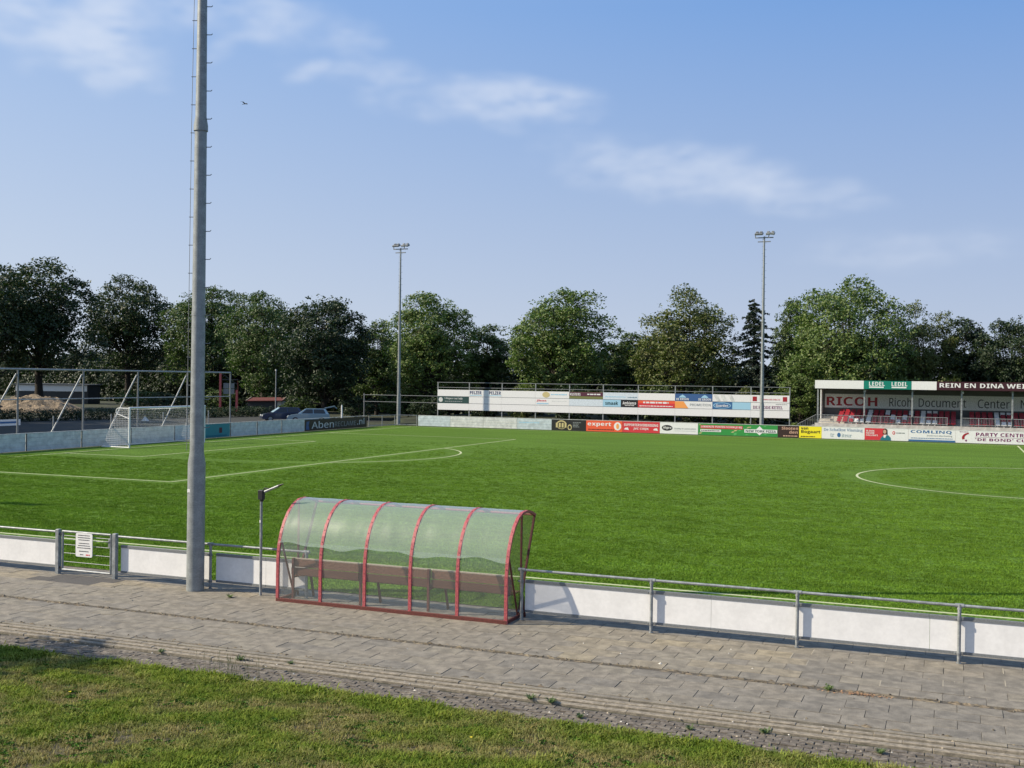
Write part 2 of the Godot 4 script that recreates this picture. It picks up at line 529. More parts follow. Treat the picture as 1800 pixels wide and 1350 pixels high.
func build_paving() -> void:
	rng.seed = 101
	# slabs 0.6 x 0.4 in running bond, upper walk (by the railing) and lower walk
	var upper := Node3D.new()
	upper.name = "upper_pavement"
	add_child(upper)
	upper.set_meta("kind", "structure")
	var lower := Node3D.new()
	lower.name = "lower_pavement"
	add_child(lower)
	lower.set_meta("kind", "structure")
	var meshes := []
	for k in 3:
		meshes.append(box_mesh(Vector3(0.596 - 0.002 * k, 0.05, 0.397), 0.003))
	for walk in 2:
		var rows := 6 if walk == 0 else 4
		var z0 := 39.22 if walk == 0 else 41.78
		for r in rows:
			var off := 0.3 if r % 2 == 0 else 0.0
			var n := 50 if walk == 0 else 46
			for k in n:
				var x := (24.6 if walk == 0 else 26.9) + off + k * 0.6
				var z := z0 + 0.2 + r * 0.4
				var warm := x > 41.5 and x < 45.5 and walk == 0 and r > 0
				var kind := rng.randi_range(0, 3)
				if warm and rng.randf() < 0.75:
					kind = [1, 4, 6, 4][rng.randi_range(0, 3)]
				elif x > 45.5 and rng.randf() < 0.6:
					kind = [2, 5][rng.randi_range(0, 1)]
				elif walk == 0 and r < 2 and x < 34.0 and rng.randf() < 0.5:
					kind = 4
				elif walk == 1 and rng.randf() < 0.4:
					kind = [2, 5, 3][rng.randi_range(0, 2)]
				var m: Material = M["slab%d" % kind]
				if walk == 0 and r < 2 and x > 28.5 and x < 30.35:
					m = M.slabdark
				var o := part("slab", meshes[rng.randi_range(0, 2)], m, upper if walk == 0 else lower)
				o.position = Vector3(x, -0.025 + rng.randf_range(-0.004, 0.004), z)
				o.rotation = Vector3(rng.randf_range(-0.008, 0.008), rng.randf_range(-0.006, 0.006), rng.randf_range(-0.006, 0.006))
	# slabs behind the railing up to the turf, seen only through gaps: three more rows
	var back := Node3D.new()
	back.name = "pitch_side_pavement"
	add_child(back)
	back.set_meta("kind", "structure")
	for r in 2:
		for k in 50:
			var o := part("slab", meshes[k % 3], M["slab%d" % [0, 5, 2][rng.randi_range(0, 2)]], back)
			o.position = Vector3(24.6 + (0.3 if r else 0.0) + k * 0.6, -0.027 + rng.randf_range(-0.004, 0.004), 38.99 - r * 0.4)
			o.rotation = Vector3(rng.randf_range(-0.008, 0.008), 0, 0)
	# sandy cross joints in the newer part on the right
	var sj := MB.new()
	for r in 5:
		for k in 12:
			var x := 45.6 + (0.3 if r % 2 == 0 else 0.0) + k * 0.6 - 0.3
			if rng.randf() < 0.8 - 0.12 * r:
				sj.box(Vector3(x, -0.006, 39.42 + r * 0.4), Vector3(0.016, 0.016, 0.37))
	part("joint_sand", sj.mesh(), M.sandjoint, upper).set_meta("kind", "stuff")
	# dirt and moss in the wide seam between the walks and along the kerbs
	var dm := MB.new()
	for k in 900:
		var x := rng.randf_range(25.0, 53.0)
		var seam := k % 3
		var z := 41.70 + rng.randfn() * 0.05 if seam < 2 else 43.40 + rng.randfn() * 0.05
		var s := rng.randf_range(0.02, 0.10)
		var p := Vector3(x, -0.006, z)
		dm.tint = Color(0.16, 0.13, 0.09) * rng.randf_range(0.5, 1.3)
		var a := rng.randf() * TAU
		var u := Vector3(cos(a), 0, sin(a) * 0.5) * s
		var w := Vector3(-sin(a), 0, cos(a) * 0.5) * s * 0.5
		var t := p + Vector3(0, rng.randf_range(0.012, 0.03), 0)
		dm.tri(p - u - w, p + u - w * 0.6, t); dm.tri(p + u - w * 0.6, p + u * 0.7 + w, t)
		dm.tri(p + u * 0.7 + w, p - u * 0.8 + w, t); dm.tri(p - u * 0.8 + w, p - u - w, t)
	var dirtm := std(1, 1, 1, 0.95)
	dirtm.vertex_color_use_as_albedo = true
	M.crumbs = dirtm
	var dn := part("seam_dirt", dm.mesh(true), dirtm, self)
	tag(dn, "crumbs of brown dirt and dry moss in the paving seams", "dirt")
	dn.set_meta("kind", "stuff")
	# rows of old kerbstones laid side by side
	var kerbs := Node3D.new()
	kerbs.name = "kerb_rows"
	add_child(kerbs)
	kerbs.set_meta("kind", "structure")
	var km := box_mesh(Vector3(0.998, 0.12, 0.098), 0.008)
	for r in 4:
		for k in 28:
			var o := part("kerbstone", km, M.kerb if r > 0 else M["slab%d" % (k % 3)], kerbs)
			o.position = Vector3(26.0 + k + 0.37 * r, -0.046 + rng.randf_range(-0.006, 0.008), 43.50 + r * 0.185 + rng.randf_range(-0.005, 0.005))
			o.rotation = Vector3(rng.randf_range(-0.05, 0.05), rng.randf_range(-0.003, 0.003), rng.randf_range(-0.003, 0.003))
	# worn brick strip
	var strip := Node3D.new()
	strip.name = "brick_strip"
	add_child(strip)
	strip.set_meta("kind", "structure")
	var bm := []
	for k in 4:
		bm.append(box_mesh(Vector3(0.20 - 0.004 * k, 0.06, 0.098 - 0.003 * k), 0.005))
	var rest := {0: MB.new(), 1: MB.new(), 2: MB.new()}
	var count := 0
	for k in 136:
		for r in 6:
			var x := 26.0 + k * 0.204 + (0.1 if r % 2 else 0.0)
			var z := 44.27 + r * 0.102 + 0.015 * sin(k * 0.7)
			var y := -0.026 + rng.randf_range(-0.008, 0.006)
			var mi := rng.randi_range(0, 2)
			var rot := Vector3(rng.randf_range(-0.06, 0.06), rng.randf_range(-0.08, 0.08), rng.randf_range(-0.05, 0.05))
			if rng.randf() < 0.06:
				continue
			if x > 37.5 and count < 300:
				count += 1
				var o := part("brick", bm[rng.randi_range(0, 3)], M["brick%d" % mi], strip, Vector3(x, y, z))
				o.rotation = rot
			else:
				rest[mi].box(Vector3(x, y, z), Vector3(0.199, 0.06, 0.097), 0.005)
	for mi in 3:
		part("worn_bricks", rest[mi].mesh(), M["brick%d" % mi], strip).set_meta("kind", "stuff")
	# chips of stone, shell and litter on the old strips
	var ch := MB.new()
	for k in 420:
		var x := rng.randf_range(28.0, 52.0)
		var z := rng.randf_range(43.42, 44.85) if k < 340 else rng.randf_range(39.6, 43.3)
		var r := rng.randf_range(0.008, 0.026) * (1.5 if rng.randf() < 0.08 else 1.0)
		var a := rng.randf() * TAU
		var p := Vector3(x, 0.004, z)
		var u := Vector3(cos(a), 0, sin(a)) * r
		var w := Vector3(-sin(a), 0, cos(a)) * r * rng.randf_range(0.5, 0.9)
		var tp := p + Vector3(0, r * rng.randf_range(0.4, 0.9), 0) + u * 0.2
		ch.tint = [Color(0.62, 0.58, 0.5), Color(0.30, 0.25, 0.18), Color(0.10, 0.085, 0.06), Color(0.40, 0.34, 0.26)][rng.randi_range(0, 3)]
		ch.tri(p - u, p + w, tp); ch.tri(p + w, p + u, tp); ch.tri(p + u, p - w, tp); ch.tri(p - w, p - u, tp)
	var cn := part("stone_chips", ch.mesh(true), dirtm, self)
	tag(cn, "scattered chips of stone and dry litter on the old kerbs and bricks", "stone chips")
	cn.set_meta("kind", "stuff")
	# edging stones along the lawn
	var edging := Node3D.new()
	edging.name = "lawn_edging"
	add_child(edging)
	edging.set_meta("kind", "structure")
	var em := box_mesh(Vector3(0.99, 0.12, 0.055), 0.012)
	for k in 28:
		var o := part("edging_stone", em, M.kerb, edging)
		o.position = Vector3(26.0 + k, -0.05 + rng.randf_range(-0.012, 0.008), 44.91 + rng.randf_range(-0.01, 0.01))
		o.rotation = Vector3(rng.randf_range(-0.05, 0.05), rng.randf_range(-0.012, 0.012), rng.randf_range(-0.01, 0.01))

func build_turf_fibres() -> void:
	# standing fibres of the synthetic turf where they are near enough to show
	rng.seed = 303
	var tufts := []
	for v in 3:
		var t := MB.new()
		for k in 20:
			var p := Vector3(rng.randfn() * 0.055, 0, rng.randfn() * 0.055)
			var a := rng.randf() * TAU
			var hgt := rng.randf_range(0.018, 0.036)
			var d := Vector3(cos(a), 0, sin(a))
			var side := Vector3(-sin(a), 0, cos(a)) * rng.randf_range(0.003, 0.0055)
			var tip := p + d * hgt * rng.randf_range(0.2, 1.1) + Vector3(0, hgt, 0)
			var s := rng.randf_range(0.6, 1.5)
			t.tint = Color(s * rng.randf_range(0.9, 1.15), s, s * rng.randf_range(0.8, 1.2))
			t.quad_up(p - side, p + side, tip + side * 0.3, tip - side * 0.3, 0.15)
		tufts.append(t.mesh(true))
	var f := FastNoiseLite.new()
	f.seed = 6
	f.frequency = 0.35
	f.fractal_octaves = 3
	var lists := [[], [], []]
	var cols := [[], [], []]
	for k in 330000:
		var z := rng.randf_range(-14.0, 38.25)
		var x := rng.randf_range(maxf(-1.0, 47.8 - 1.13 * (59.05 - z) - 2.0), 57.0)
		if rng.randf() > clampf((z + 14.0) / 56.0, 0.0, 1.0):
			continue
		var dc := Vector2(x - 52.42, z).length()
		if absf(dc - 9.15) < 0.9 or absf(Vector2(x - 11.0, z).length() - 9.15) < 0.8 or (x < 7.0 and z < 11.0):
			continue
		if z > 34.75 and z < 35.25:
			continue
		if x < 17.2 and (absf(z - 20.4) < 0.5 or (absf(x - 16.7) < 0.7 and z < 20.9)):
			continue
		if x > 51.9 and x < 53.2:
			continue
		var s := rng.randf_range(0.75, 1.3)
		var n := f.get_noise_2d(x * 0.6, z * 1.6)
		var q := rng.randi_range(0, 2)
		lists[q].append(Transform3D(Basis(Vector3.UP, rng.randf() * TAU).scaled(Vector3(s, s * rng.randf_range(0.8, 1.2), s)), Vector3(x, -0.002, z)))
		cols[q].append(Color(0.138, 0.240, 0.026) * (1.0 + n * 0.35) * rng.randf_range(0.8, 1.2))
	for q in 3:
		var mm := MultiMesh.new()
		mm.transform_format = MultiMesh.TRANSFORM_3D
		mm.use_colors = true
		mm.mesh = tufts[q]
		mm.instance_count = lists[q].size()
		for k in lists[q].size():
			mm.set_instance_transform(k, lists[q][k])
			mm.set_instance_color(k, cols[q][k])
		var o := MultiMeshInstance3D.new()
		o.name = numbered(self, "turf_fibres")
		o.multimesh = mm
		o.material_override = M.grass
		add_child(o, true)
		tag(o, "standing green fibres of the synthetic turf on the near side of the pitch", "turf", "turf fibres")
		o.set_meta("kind", "stuff")

func lawn_y(z: float) -> float:
	return -0.015 + maxf(0.0, z - 45.0) * 0.06

func build_lawn() -> void:
	rng.seed = 202
	var b := MB.new()
	var zs := [44.95, 46.0, 48.0, 52.0, 60.0, 75.0, 110.0]
	for k in zs.size() - 1:
		b.quad(Vector3(-40, lawn_y(zs[k + 1]) - 0.01, zs[k + 1]), Vector3(120, lawn_y(zs[k + 1]) - 0.01, zs[k + 1]), Vector3(120, lawn_y(zs[k]) - 0.01, zs[k]), Vector3(-40, lawn_y(zs[k]) - 0.01, zs[k]))
	structure("lawn", b.mesh(), M.soil)
	# tufts of bent blades
	var tufts := []
	for v in 4:
		var t := MB.new()
		for k in 22:
			var p := Vector3(rng.randfn() * 0.035, 0, rng.randfn() * 0.035)
			var a := rng.randf() * TAU
			var lean := rng.randf_range(0.3, 1.25)
			var hgt := rng.randf_range(0.018, 0.052)
			var d := Vector3(cos(a), 0, sin(a))
			var side := Vector3(-sin(a), 0, cos(a)) * rng.randf_range(0.0022, 0.0042)
			var mid := p + d * hgt * lean * 0.4 + Vector3(0, hgt * 0.65, 0)
			var tip := p + d * hgt * lean + Vector3(0, hgt * (1.15 - 0.35 * lean), 0)
			var s := rng.randf_range(0.5, 1.55)
			t.tint = Color(s * rng.randf_range(0.9, 1.2), s, s * 0.9)
			t.quad_up(p - side, p + side, mid + side * 0.8, mid - side * 0.8, 0.8)
			t.quad_up(mid - side * 0.8, mid + side * 0.8, tip, tip, 0.8)
		tufts.append(t.mesh(true))
	var f := FastNoiseLite.new()
	f.seed = 8
	f.frequency = 0.55
	f.fractal_octaves = 4
	var g := FastNoiseLite.new()
	g.seed = 15
	g.frequency = 2.6
	var lists := [[], [], [], []]
	var cols := [[], [], [], []]
	for k in 62000:
		var z := 44.97 + pow(rng.randf(), 1.25) * 7.2
		var x := rng.randf_range(29.0 + (z - 45.0) * 0.5, 52.0)
		var dry := f.get_noise_2d(x, z * 1.4) * 0.5 + 0.5
		var cl := g.get_noise_2d(x, z)
		var edge := clampf((45.7 - z) / 0.7, 0.0, 1.0)
		dry = clampf((dry - 0.40) * 2.6 + 0.16 - edge * 0.4 + rng.randfn() * 0.12, 0.0, 1.0)
		if dry > 0.7 and rng.randf() < 0.35:
			continue
		var s := rng.randf_range(0.75, 1.35) * (1.15 - 0.35 * dry) * (1.0 + 0.6 * cl) * (1.0 + 0.35 * edge)
		var t := Transform3D(Basis(Vector3.UP, rng.randf() * TAU).scaled(Vector3(s * 1.15, s, s * 1.15)), Vector3(x, lawn_y(z) - 0.01, z))
		var green := Color(0.105, 0.185, 0.022).lerp(Color(0.175, 0.215, 0.035), clampf(cl + 0.5, 0.0, 1.0))
		var straw := Color(0.31, 0.25, 0.125)
		var q := rng.randi_range(0, 3)
		lists[q].append(t)
		cols[q].append(green.lerp(straw, dry * 0.8) * rng.randf_range(0.75, 1.25) * (1.0 + 0.3 * cl))
	for q in 4:
		var mm := MultiMesh.new()
		mm.transform_format = MultiMesh.TRANSFORM_3D
		mm.use_colors = true
		mm.mesh = tufts[q]
		mm.instance_count = lists[q].size()
		for k in lists[q].size():
			mm.set_instance_transform(k, lists[q][k])
			mm.set_instance_color(k, cols[q][k])
		var o := MultiMeshInstance3D.new()
		o.name = numbered(self, "lawn_grass")
		o.multimesh = mm
		o.material_override = M.grass
		add_child(o, true)
		tag(o, "short patchy green and straw coloured grass of the lawn in front", "grass", "lawn grass")
		o.set_meta("kind", "stuff")
	# flat rosettes of plantain, daisy and clover leaves among the grass
	var ro := MB.new()
	for k in 9:
		var a := TAU * k / 9.0 + rng.randf_range(-0.3, 0.3)
		var d := Vector3(cos(a), 0, sin(a))
		var side := Vector3(-sin(a), 0, cos(a))
		var l := rng.randf_range(0.035, 0.065)
		var s := rng.randf_range(0.75, 1.25)
		ro.tint = Color(s, s, s)
		var m1 := d * l * 0.55 + Vector3(0, 0.022, 0)
		var tp := d * l + Vector3(0, 0.014, 0)
		ro.quad_up(d * 0.006, m1 - side * l * 0.22, tp, m1 + side * l * 0.22, 0.3)
	var hm := MultiMesh.new()
	hm.transform_format = MultiMesh.TRANSFORM_3D
	hm.use_colors = true
	hm.mesh = ro.mesh(true)
	var hx := []
	while hx.size() < 2600:
		var z := 45.0 + pow(rng.randf(), 1.2) * 6.8
		var x := rng.randf_range(30.0 + (z - 45.0) * 0.5, 52.0)
		if g.get_noise_2d(x * 0.5 + 40.0, z * 0.5) > 0.12:
			hx.append(Vector2(x, z))
	hm.instance_count = hx.size()
	for k in hx.size():
		var p: Vector2 = hx[k]
		var sc := rng.randf_range(0.6, 1.3)
		hm.set_instance_transform(k, Transform3D(Basis(Vector3.UP, rng.randf() * TAU).scaled(Vector3.ONE * sc), Vector3(p.x, lawn_y(p.y) + 0.006, p.y)))
		hm.set_instance_color(k, Color(0.10, 0.19, 0.035) * rng.randf_range(0.7, 1.4))
	var ho := MultiMeshInstance3D.new()
	ho.name = "lawn_herbs"
	ho.multimesh = hm
	ho.material_override = M.grass
	add_child(ho)
	tag(ho, "flat leafy herbs and clover growing among the lawn grass", "herbs")
	ho.set_meta("kind", "stuff")
	# a few flowers
	var petal := std(0.8, 0.62, 0.03, 0.6)
	for fl in [[Vector2(36.3, 46.9), "small yellow flower in the lawn towards the left edge"], [Vector2(42.2, 46.3), "small yellow flower in the lawn below the dugout's right end"]]:
		var p: Vector2 = fl[0]
		var o := thing("dandelion", fl[1], "flower", Vector3(p.x, lawn_y(p.y), p.y), "yellow flowers in the lawn")
		tube_part("stem", Vector3.ZERO, Vector3(0.01, 0.05, 0), 0.002, 0.002, M.leaf_mid, o, 5)
		var h := MB.new()
		for k in 12:
			var a := TAU * k / 12.0
			var d := Vector3(cos(a), 0.25, sin(a)) * 0.02
			var e := Vector3(cos(a + 0.5), 0.25, sin(a + 0.5)) * 0.02
			h.tri(Vector3(0.01, 0.05, 0), Vector3(0.01, 0.05, 0) + e, Vector3(0.01, 0.05, 0) + d)
		part("flower_head", h.mesh(), petal, o)
	# taller weeds
	var weeds := [
		[Vector3(33.85, 0, 39.82), 0.11, 60, "round green weed in the paving beside the tall mast", M.leaf_big],
		[Vector3(46.1, 0, 41.76), 0.13, 50, "green weed in the paving seam right of the dugout", M.leaf_big],
		[Vector3(42.17, 0, 44.08), 0.12, 50, "left grass tuft of a pair on the kerb rows, below the dugout's right end", M.leaf_mid],
		[Vector3(42.5, 0, 44.12), 0.12, 50, "right grass tuft of a pair on the kerb rows, below the dugout's right end", M.leaf_mid],
		[Vector3(37.1, 0, 44.0), 0.13, 60, "low weed on the brick strip behind the tall grass stalks", M.leaf_mid],
		[Vector3(37.95, 0, 43.85), 0.09, 40, "small weed among the kerb rows below the dugout's left end", M.leaf_mid],
		[Vector3(35.6, 0, 44.1), 0.10, 30, "flat weed on the brick strip at the left", M.leaf_mid],
		[Vector3(43.1, 0, 44.62), 0.10, 40, "small weed on the brick strip next to the lawn edge", M.leaf_mid],
		[Vector3(44.6, 0, 44.5), 0.10, 40, "weed on the brick strip right of the middle", M.leaf_mid],
		[Vector3(45.55, 0, 44.25), 0.12, 50, "dark weed in the last kerb row at the right", M.leaf_mid],
		[Vector3(47.0, 0, 44.45), 0.11, 40, "weed on the brick strip at the far right", M.leaf_mid],
		[Vector3(49.0, 0, 43.5), 0.12, 50, "weed at the kerb rows in the bottom right corner", M.leaf_mid]]
	for wd in weeds:
		var q := MB.new()
		for k in int(wd[2]):
			var a := rng.randf() * TAU
			var r: float = wd[1] * rng.randf_range(0.3, 1.0)
			var d := Vector3(cos(a), 0, sin(a))
			var side := Vector3(-sin(a), 0, cos(a)) * 0.009
			var s := rng.randf_range(0.7, 1.4)
			q.tint = Color(s, s, s)
			var p0 := d * r * 0.15
			var p1 := d * r * 0.6 + Vector3(0, r * rng.randf_range(0.25, 0.75), 0)
			var p2 := d * r + Vector3(0, r * rng.randf_range(0.1, 0.7), 0)
			q.quad_up(p0 - side * 0.4, p0 + side * 0.4, p1 + side, p1 - side, 0.4)
			q.quad_up(p1 - side, p1 + side, p2, p2, 0.4)
		var o := part("weed", q.mesh(true), wd[4], self, wd[0])
		tag(o, wd[3], "weed", "weeds in the paving")
	# tall dry stalks at the lawn edge
	var st := MB.new()
	for k in 46:
		var p := Vector3(rng.randfn() * 0.28, -0.02, rng.randfn() * 0.06)
		var hh := rng.randf_range(0.15, 0.34)
		var tip := p + Vector3(rng.randfn() * 0.05, hh, rng.randfn() * 0.04)
		var s := rng.randf_range(0.8, 1.5)
		st.tint = Color(1.5 * s, 1.1 * s, 1.2 * s)
		st.tube(p, tip, 0.0025, 0.0012, 4, false)
		st.tube(tip, tip + Vector3(0.004, 0.04, 0), 0.005, 0.001, 4, false)
	var gs := part("grass_stalks", st.mesh(true), M.leaf_mid, self, Vector3(37.5, 0, 44.88))
	tag(gs, "clump of tall seeding grass stalks at the lawn edge", "grass")
	gs.set_meta("kind", "stuff")
	# litter of dry leaves beside the weed
	var lf := MB.new()
	for k in 90:
		var p := Vector3(rng.randfn() * 0.22, 0.004 + rng.randf() * 0.02, rng.randfn() * 0.035)
		var a := rng.randf() * TAU
		var u := Vector3(cos(a), rng.randf_range(-0.3, 0.3), sin(a)) * 0.028
		var w := Vector3(-sin(a), rng.randf_range(-0.3, 0.3), cos(a)) * 0.013
		lf.tint = Color(0.30, 0.17, 0.09) * rng.randf_range(0.6, 1.4)
		lf.quad(p - u, p - w, p + u, p + w)
	var ln := part("dry_leaves", lf.mesh(true), M.crumbs, self, Vector3(46.5, 0, 41.83))
	tag(ln, "heap of dry brown leaves beside the weed in the paving seam", "leaves")
	ln.set_meta("kind", "stuff")

# ------------------------------------------------------------------ near railing, gate, dugout, mast
func build_railing() -> void:
	# two runs of tube railing with white boards
	for run in 2:
		var xs: Array = [[20.75, 23.37, 26.0, 28.40], [30.52, 32.88, 35.02], [40.12, 42.68, 45.30, 47.93, 50.55, 53.2, 55.8]][run * 2] if run == 1 else [20.75, 23.37, 26.0]
		var label: String = "long grey tube railing with white boards right of the dugout" if run == 1 else "grey tube railing with white board left of the small gate"
		railing(xs, label, run)
	railing([32.88, 35.30], "short grey tube railing with white boards between the gate and the dugout", 2)

func railing(posts: Array, label: String, run: int) -> void:
	var z := 39.19
	var o := thing("pitch_railing", label, "railing", Vector3(posts[0], 0, z), "railings along the near touchline")
	var x0: float = posts[0]
	var lo := x0
	var hi: float = posts[posts.size() - 1]
	if run == 0:
		hi = 28.55
	if run == 2:
		lo = 30.36
	for p in posts:
		var q := MB.new()
		q.tube(Vector3(p - x0, -0.03, 0), Vector3(p - x0, 0.95, 0), 0.030, 0.030, 14)
		q.tube(Vector3(p - x0, 0.0, 0), Vector3(p - x0, 0.012, 0), 0.042, 0.042, 14)
		q.tube(Vector3(p - x0, 0.90, 0), Vector3(p - x0, 0.985, 0), 0.038, 0.038, 14)
		q.tube(Vector3(p - x0 - 0.07, 0.965, 0), Vector3(p - x0 + 0.07, 0.965, 0), 0.034, 0.034, 14)
		part("post", q.mesh(), M.galv, o)
		for yy in [0.735, 0.160]:
			var cl := MB.new()
			cl.tube(Vector3(p - x0, yy - 0.022, 0), Vector3(p - x0, yy + 0.022, 0), 0.041, 0.041, 12)
			cl.box(Vector3(p - x0 - 0.055, yy, -0.03), Vector3(0.05, 0.03, 0.06))
			cl.tube(Vector3(p - x0 - 0.06, yy, 0.0), Vector3(p - x0 - 0.06, yy, 0.03), 0.010, 0.010, 8)
			part("clamp", cl.mesh(), M.galvdark, o)
	tube_part("top_rail", Vector3(lo - x0, 0.965, 0), Vector3(hi - x0, 0.965, 0), 0.024, 0.024, M.galv, o, 14)
	# boards hang behind the posts
	var zb := -0.085
	var cuts: Array
	if run == 0:
		cuts = [20.8, 24.6, 28.52]
	elif run == 1:
		cuts = [40.16, 43.77, 47.47, 51.15, 55.75]
	else:
		cuts = [30.38, 32.84, 32.97, 34.25, 35.25]
	for k in cuts.size() - 1:
		var a: float = cuts[k] - x0
		var b: float = cuts[k + 1] - x0
		if b - a < 0.4:
			continue
		box_part("board", Vector3((a + b) / 2, 0.445, zb), Vector3(b - a - 0.005, 0.53, 0.022), M.whitepanel, o)
		box_part("board_top_channel", Vector3((a + b) / 2, 0.735, zb), Vector3(b - a, 0.062, 0.045), M.galvdark, o, 0.006)
		box_part("board_bottom_channel", Vector3((a + b) / 2, 0.160, zb), Vector3(b - a, 0.048, 0.045), M.galvdark, o, 0.006)
	# extra plain piece of board next to the dugout
	# low kerb board on the ground under the boards
	# (the dark plank seen under the panels)

func build_gate() -> void:
	var o := thing("gate", "small grey tube gate with a white notice in the railing", "gate", Vector3(28.63, 0, 39.19))
	for x in [0.0, 1.65]:
		var q := MB.new()
		q.box(Vector3(x, 0.5, 0), Vector3(0.10, 1.05, 0.10), 0.008)
		part("gate_post", q.mesh(), M.galv, o)
	var fr := MB.new()
	var xa := 0.13
	var xb := 1.53
	fr.tube(Vector3(xa, 0.105, 0), Vector3(xa, 0.985, 0), 0.024, 0.024, 12)
	fr.tube(Vector3(xb, 0.105, 0), Vector3(xb, 0.985, 0), 0.024, 0.024, 12)
	fr.tube(Vector3(xa, 0.985, 0), Vector3(xb, 0.985, 0), 0.026, 0.026, 12)
	fr.tube(Vector3(xa, 0.105, 0), Vector3(xb, 0.105, 0), 0.026, 0.026, 12)
	part("gate_frame", fr.mesh(), M.galv, o)
	for yy in [0.89, 0.816, 0.685, 0.49, 0.293]:
		tube_part("bar", Vector3(xa, yy, 0), Vector3(xb, yy, 0), 0.008, 0.008, M.galv, o, 8)
	for yy in [0.92, 0.15]:
		box_part("hinge", Vector3(0.075, yy, 0), Vector3(0.07, 0.05, 0.06), M.dark, o, 0.006)
	var lk := MB.new()
	lk.box(Vector3(1.50, 0.80, 0.0), Vector3(0.07, 0.20, 0.05), 0.008)
	lk.tube(Vector3(1.50, 0.83, 0.03), Vector3(1.36, 0.83, 0.05), 0.012, 0.010, 8)
	part("latch", lk.mesh(), M.galv, o)
	# notice
	var s := thing("notice_board", "white notice with lines of dark print hung on the gate", "sign", Vector3(29.42, 0.43, 39.225))
	var poly := PackedVector2Array()
	for cn in [Vector2(0.20, 0.05), Vector2(0.20, 0.51), Vector2(-0.20, 0.51), Vector2(-0.20, 0.05)]:
		var base := [-PI / 2, 0.0, PI / 2, PI][[Vector2(0.20, 0.05), Vector2(0.20, 0.51), Vector2(-0.20, 0.51), Vector2(-0.20, 0.05)].find(cn)] as float
		for k in 5:
			var a := base + PI / 2 * k / 4.0
			poly.append(cn + Vector2(cos(a), sin(a)) * 0.04)
	var pb := MB.new()
	pb.prism(poly, Vector3(0, 0, 0.006), Vector3.RIGHT, Vector3.UP, 0.012)
	part("panel", pb.mesh(), M.white, s)
	rng.seed = 5
	var yy := 0.50
	for k in 8:
		if k in [3, 6, 7]:
			yy -= 0.025
		var wd: float = [0.34, 0.36, 0.32, 0.30, 0.34, 0.38, 0.28, 0.22][k]
		word_bars(s, -wd / 2, wd / 2 - (0.12 if k == 7 else 0.0), yy, 0.018, 0.0075, M.dark)
		if k == 7:
			word_bars(s, 0.06, 0.17, yy, 0.03, 0.0075, M.s_red)
		yy -= 0.052

func word_bars(parent: Node, xa: float, xb: float, y: float, h: float, z: float, m: Material) -> void:
	# a line of print too small to read: word-long dashes
	var b := MB.new()
	var x := xa
	while x < xb:
		var w := minf(rng.randf_range(0.8, 3.2) * h, xb - x)
		b.box(Vector3(x + w / 2, y, z), Vector3(w, h * rng.randf_range(0.75, 1.0), 0.003))
		x += w + h * 0.45
	part("print", b.mesh(), m, parent)

const DUG := [Vector2(39.69, 0.0), Vector2(39.69, 0.55), Vector2(39.685, 0.9), Vector2(39.65, 1.15), Vector2(39.58, 1.38), Vector2(39.47, 1.60), Vector2(39.32, 1.79), Vector2(39.13, 1.935), Vector2(38.92, 2.015), Vector2(38.68, 2.03), Vector2(38.44, 1.99), Vector2(38.22, 1.91)]

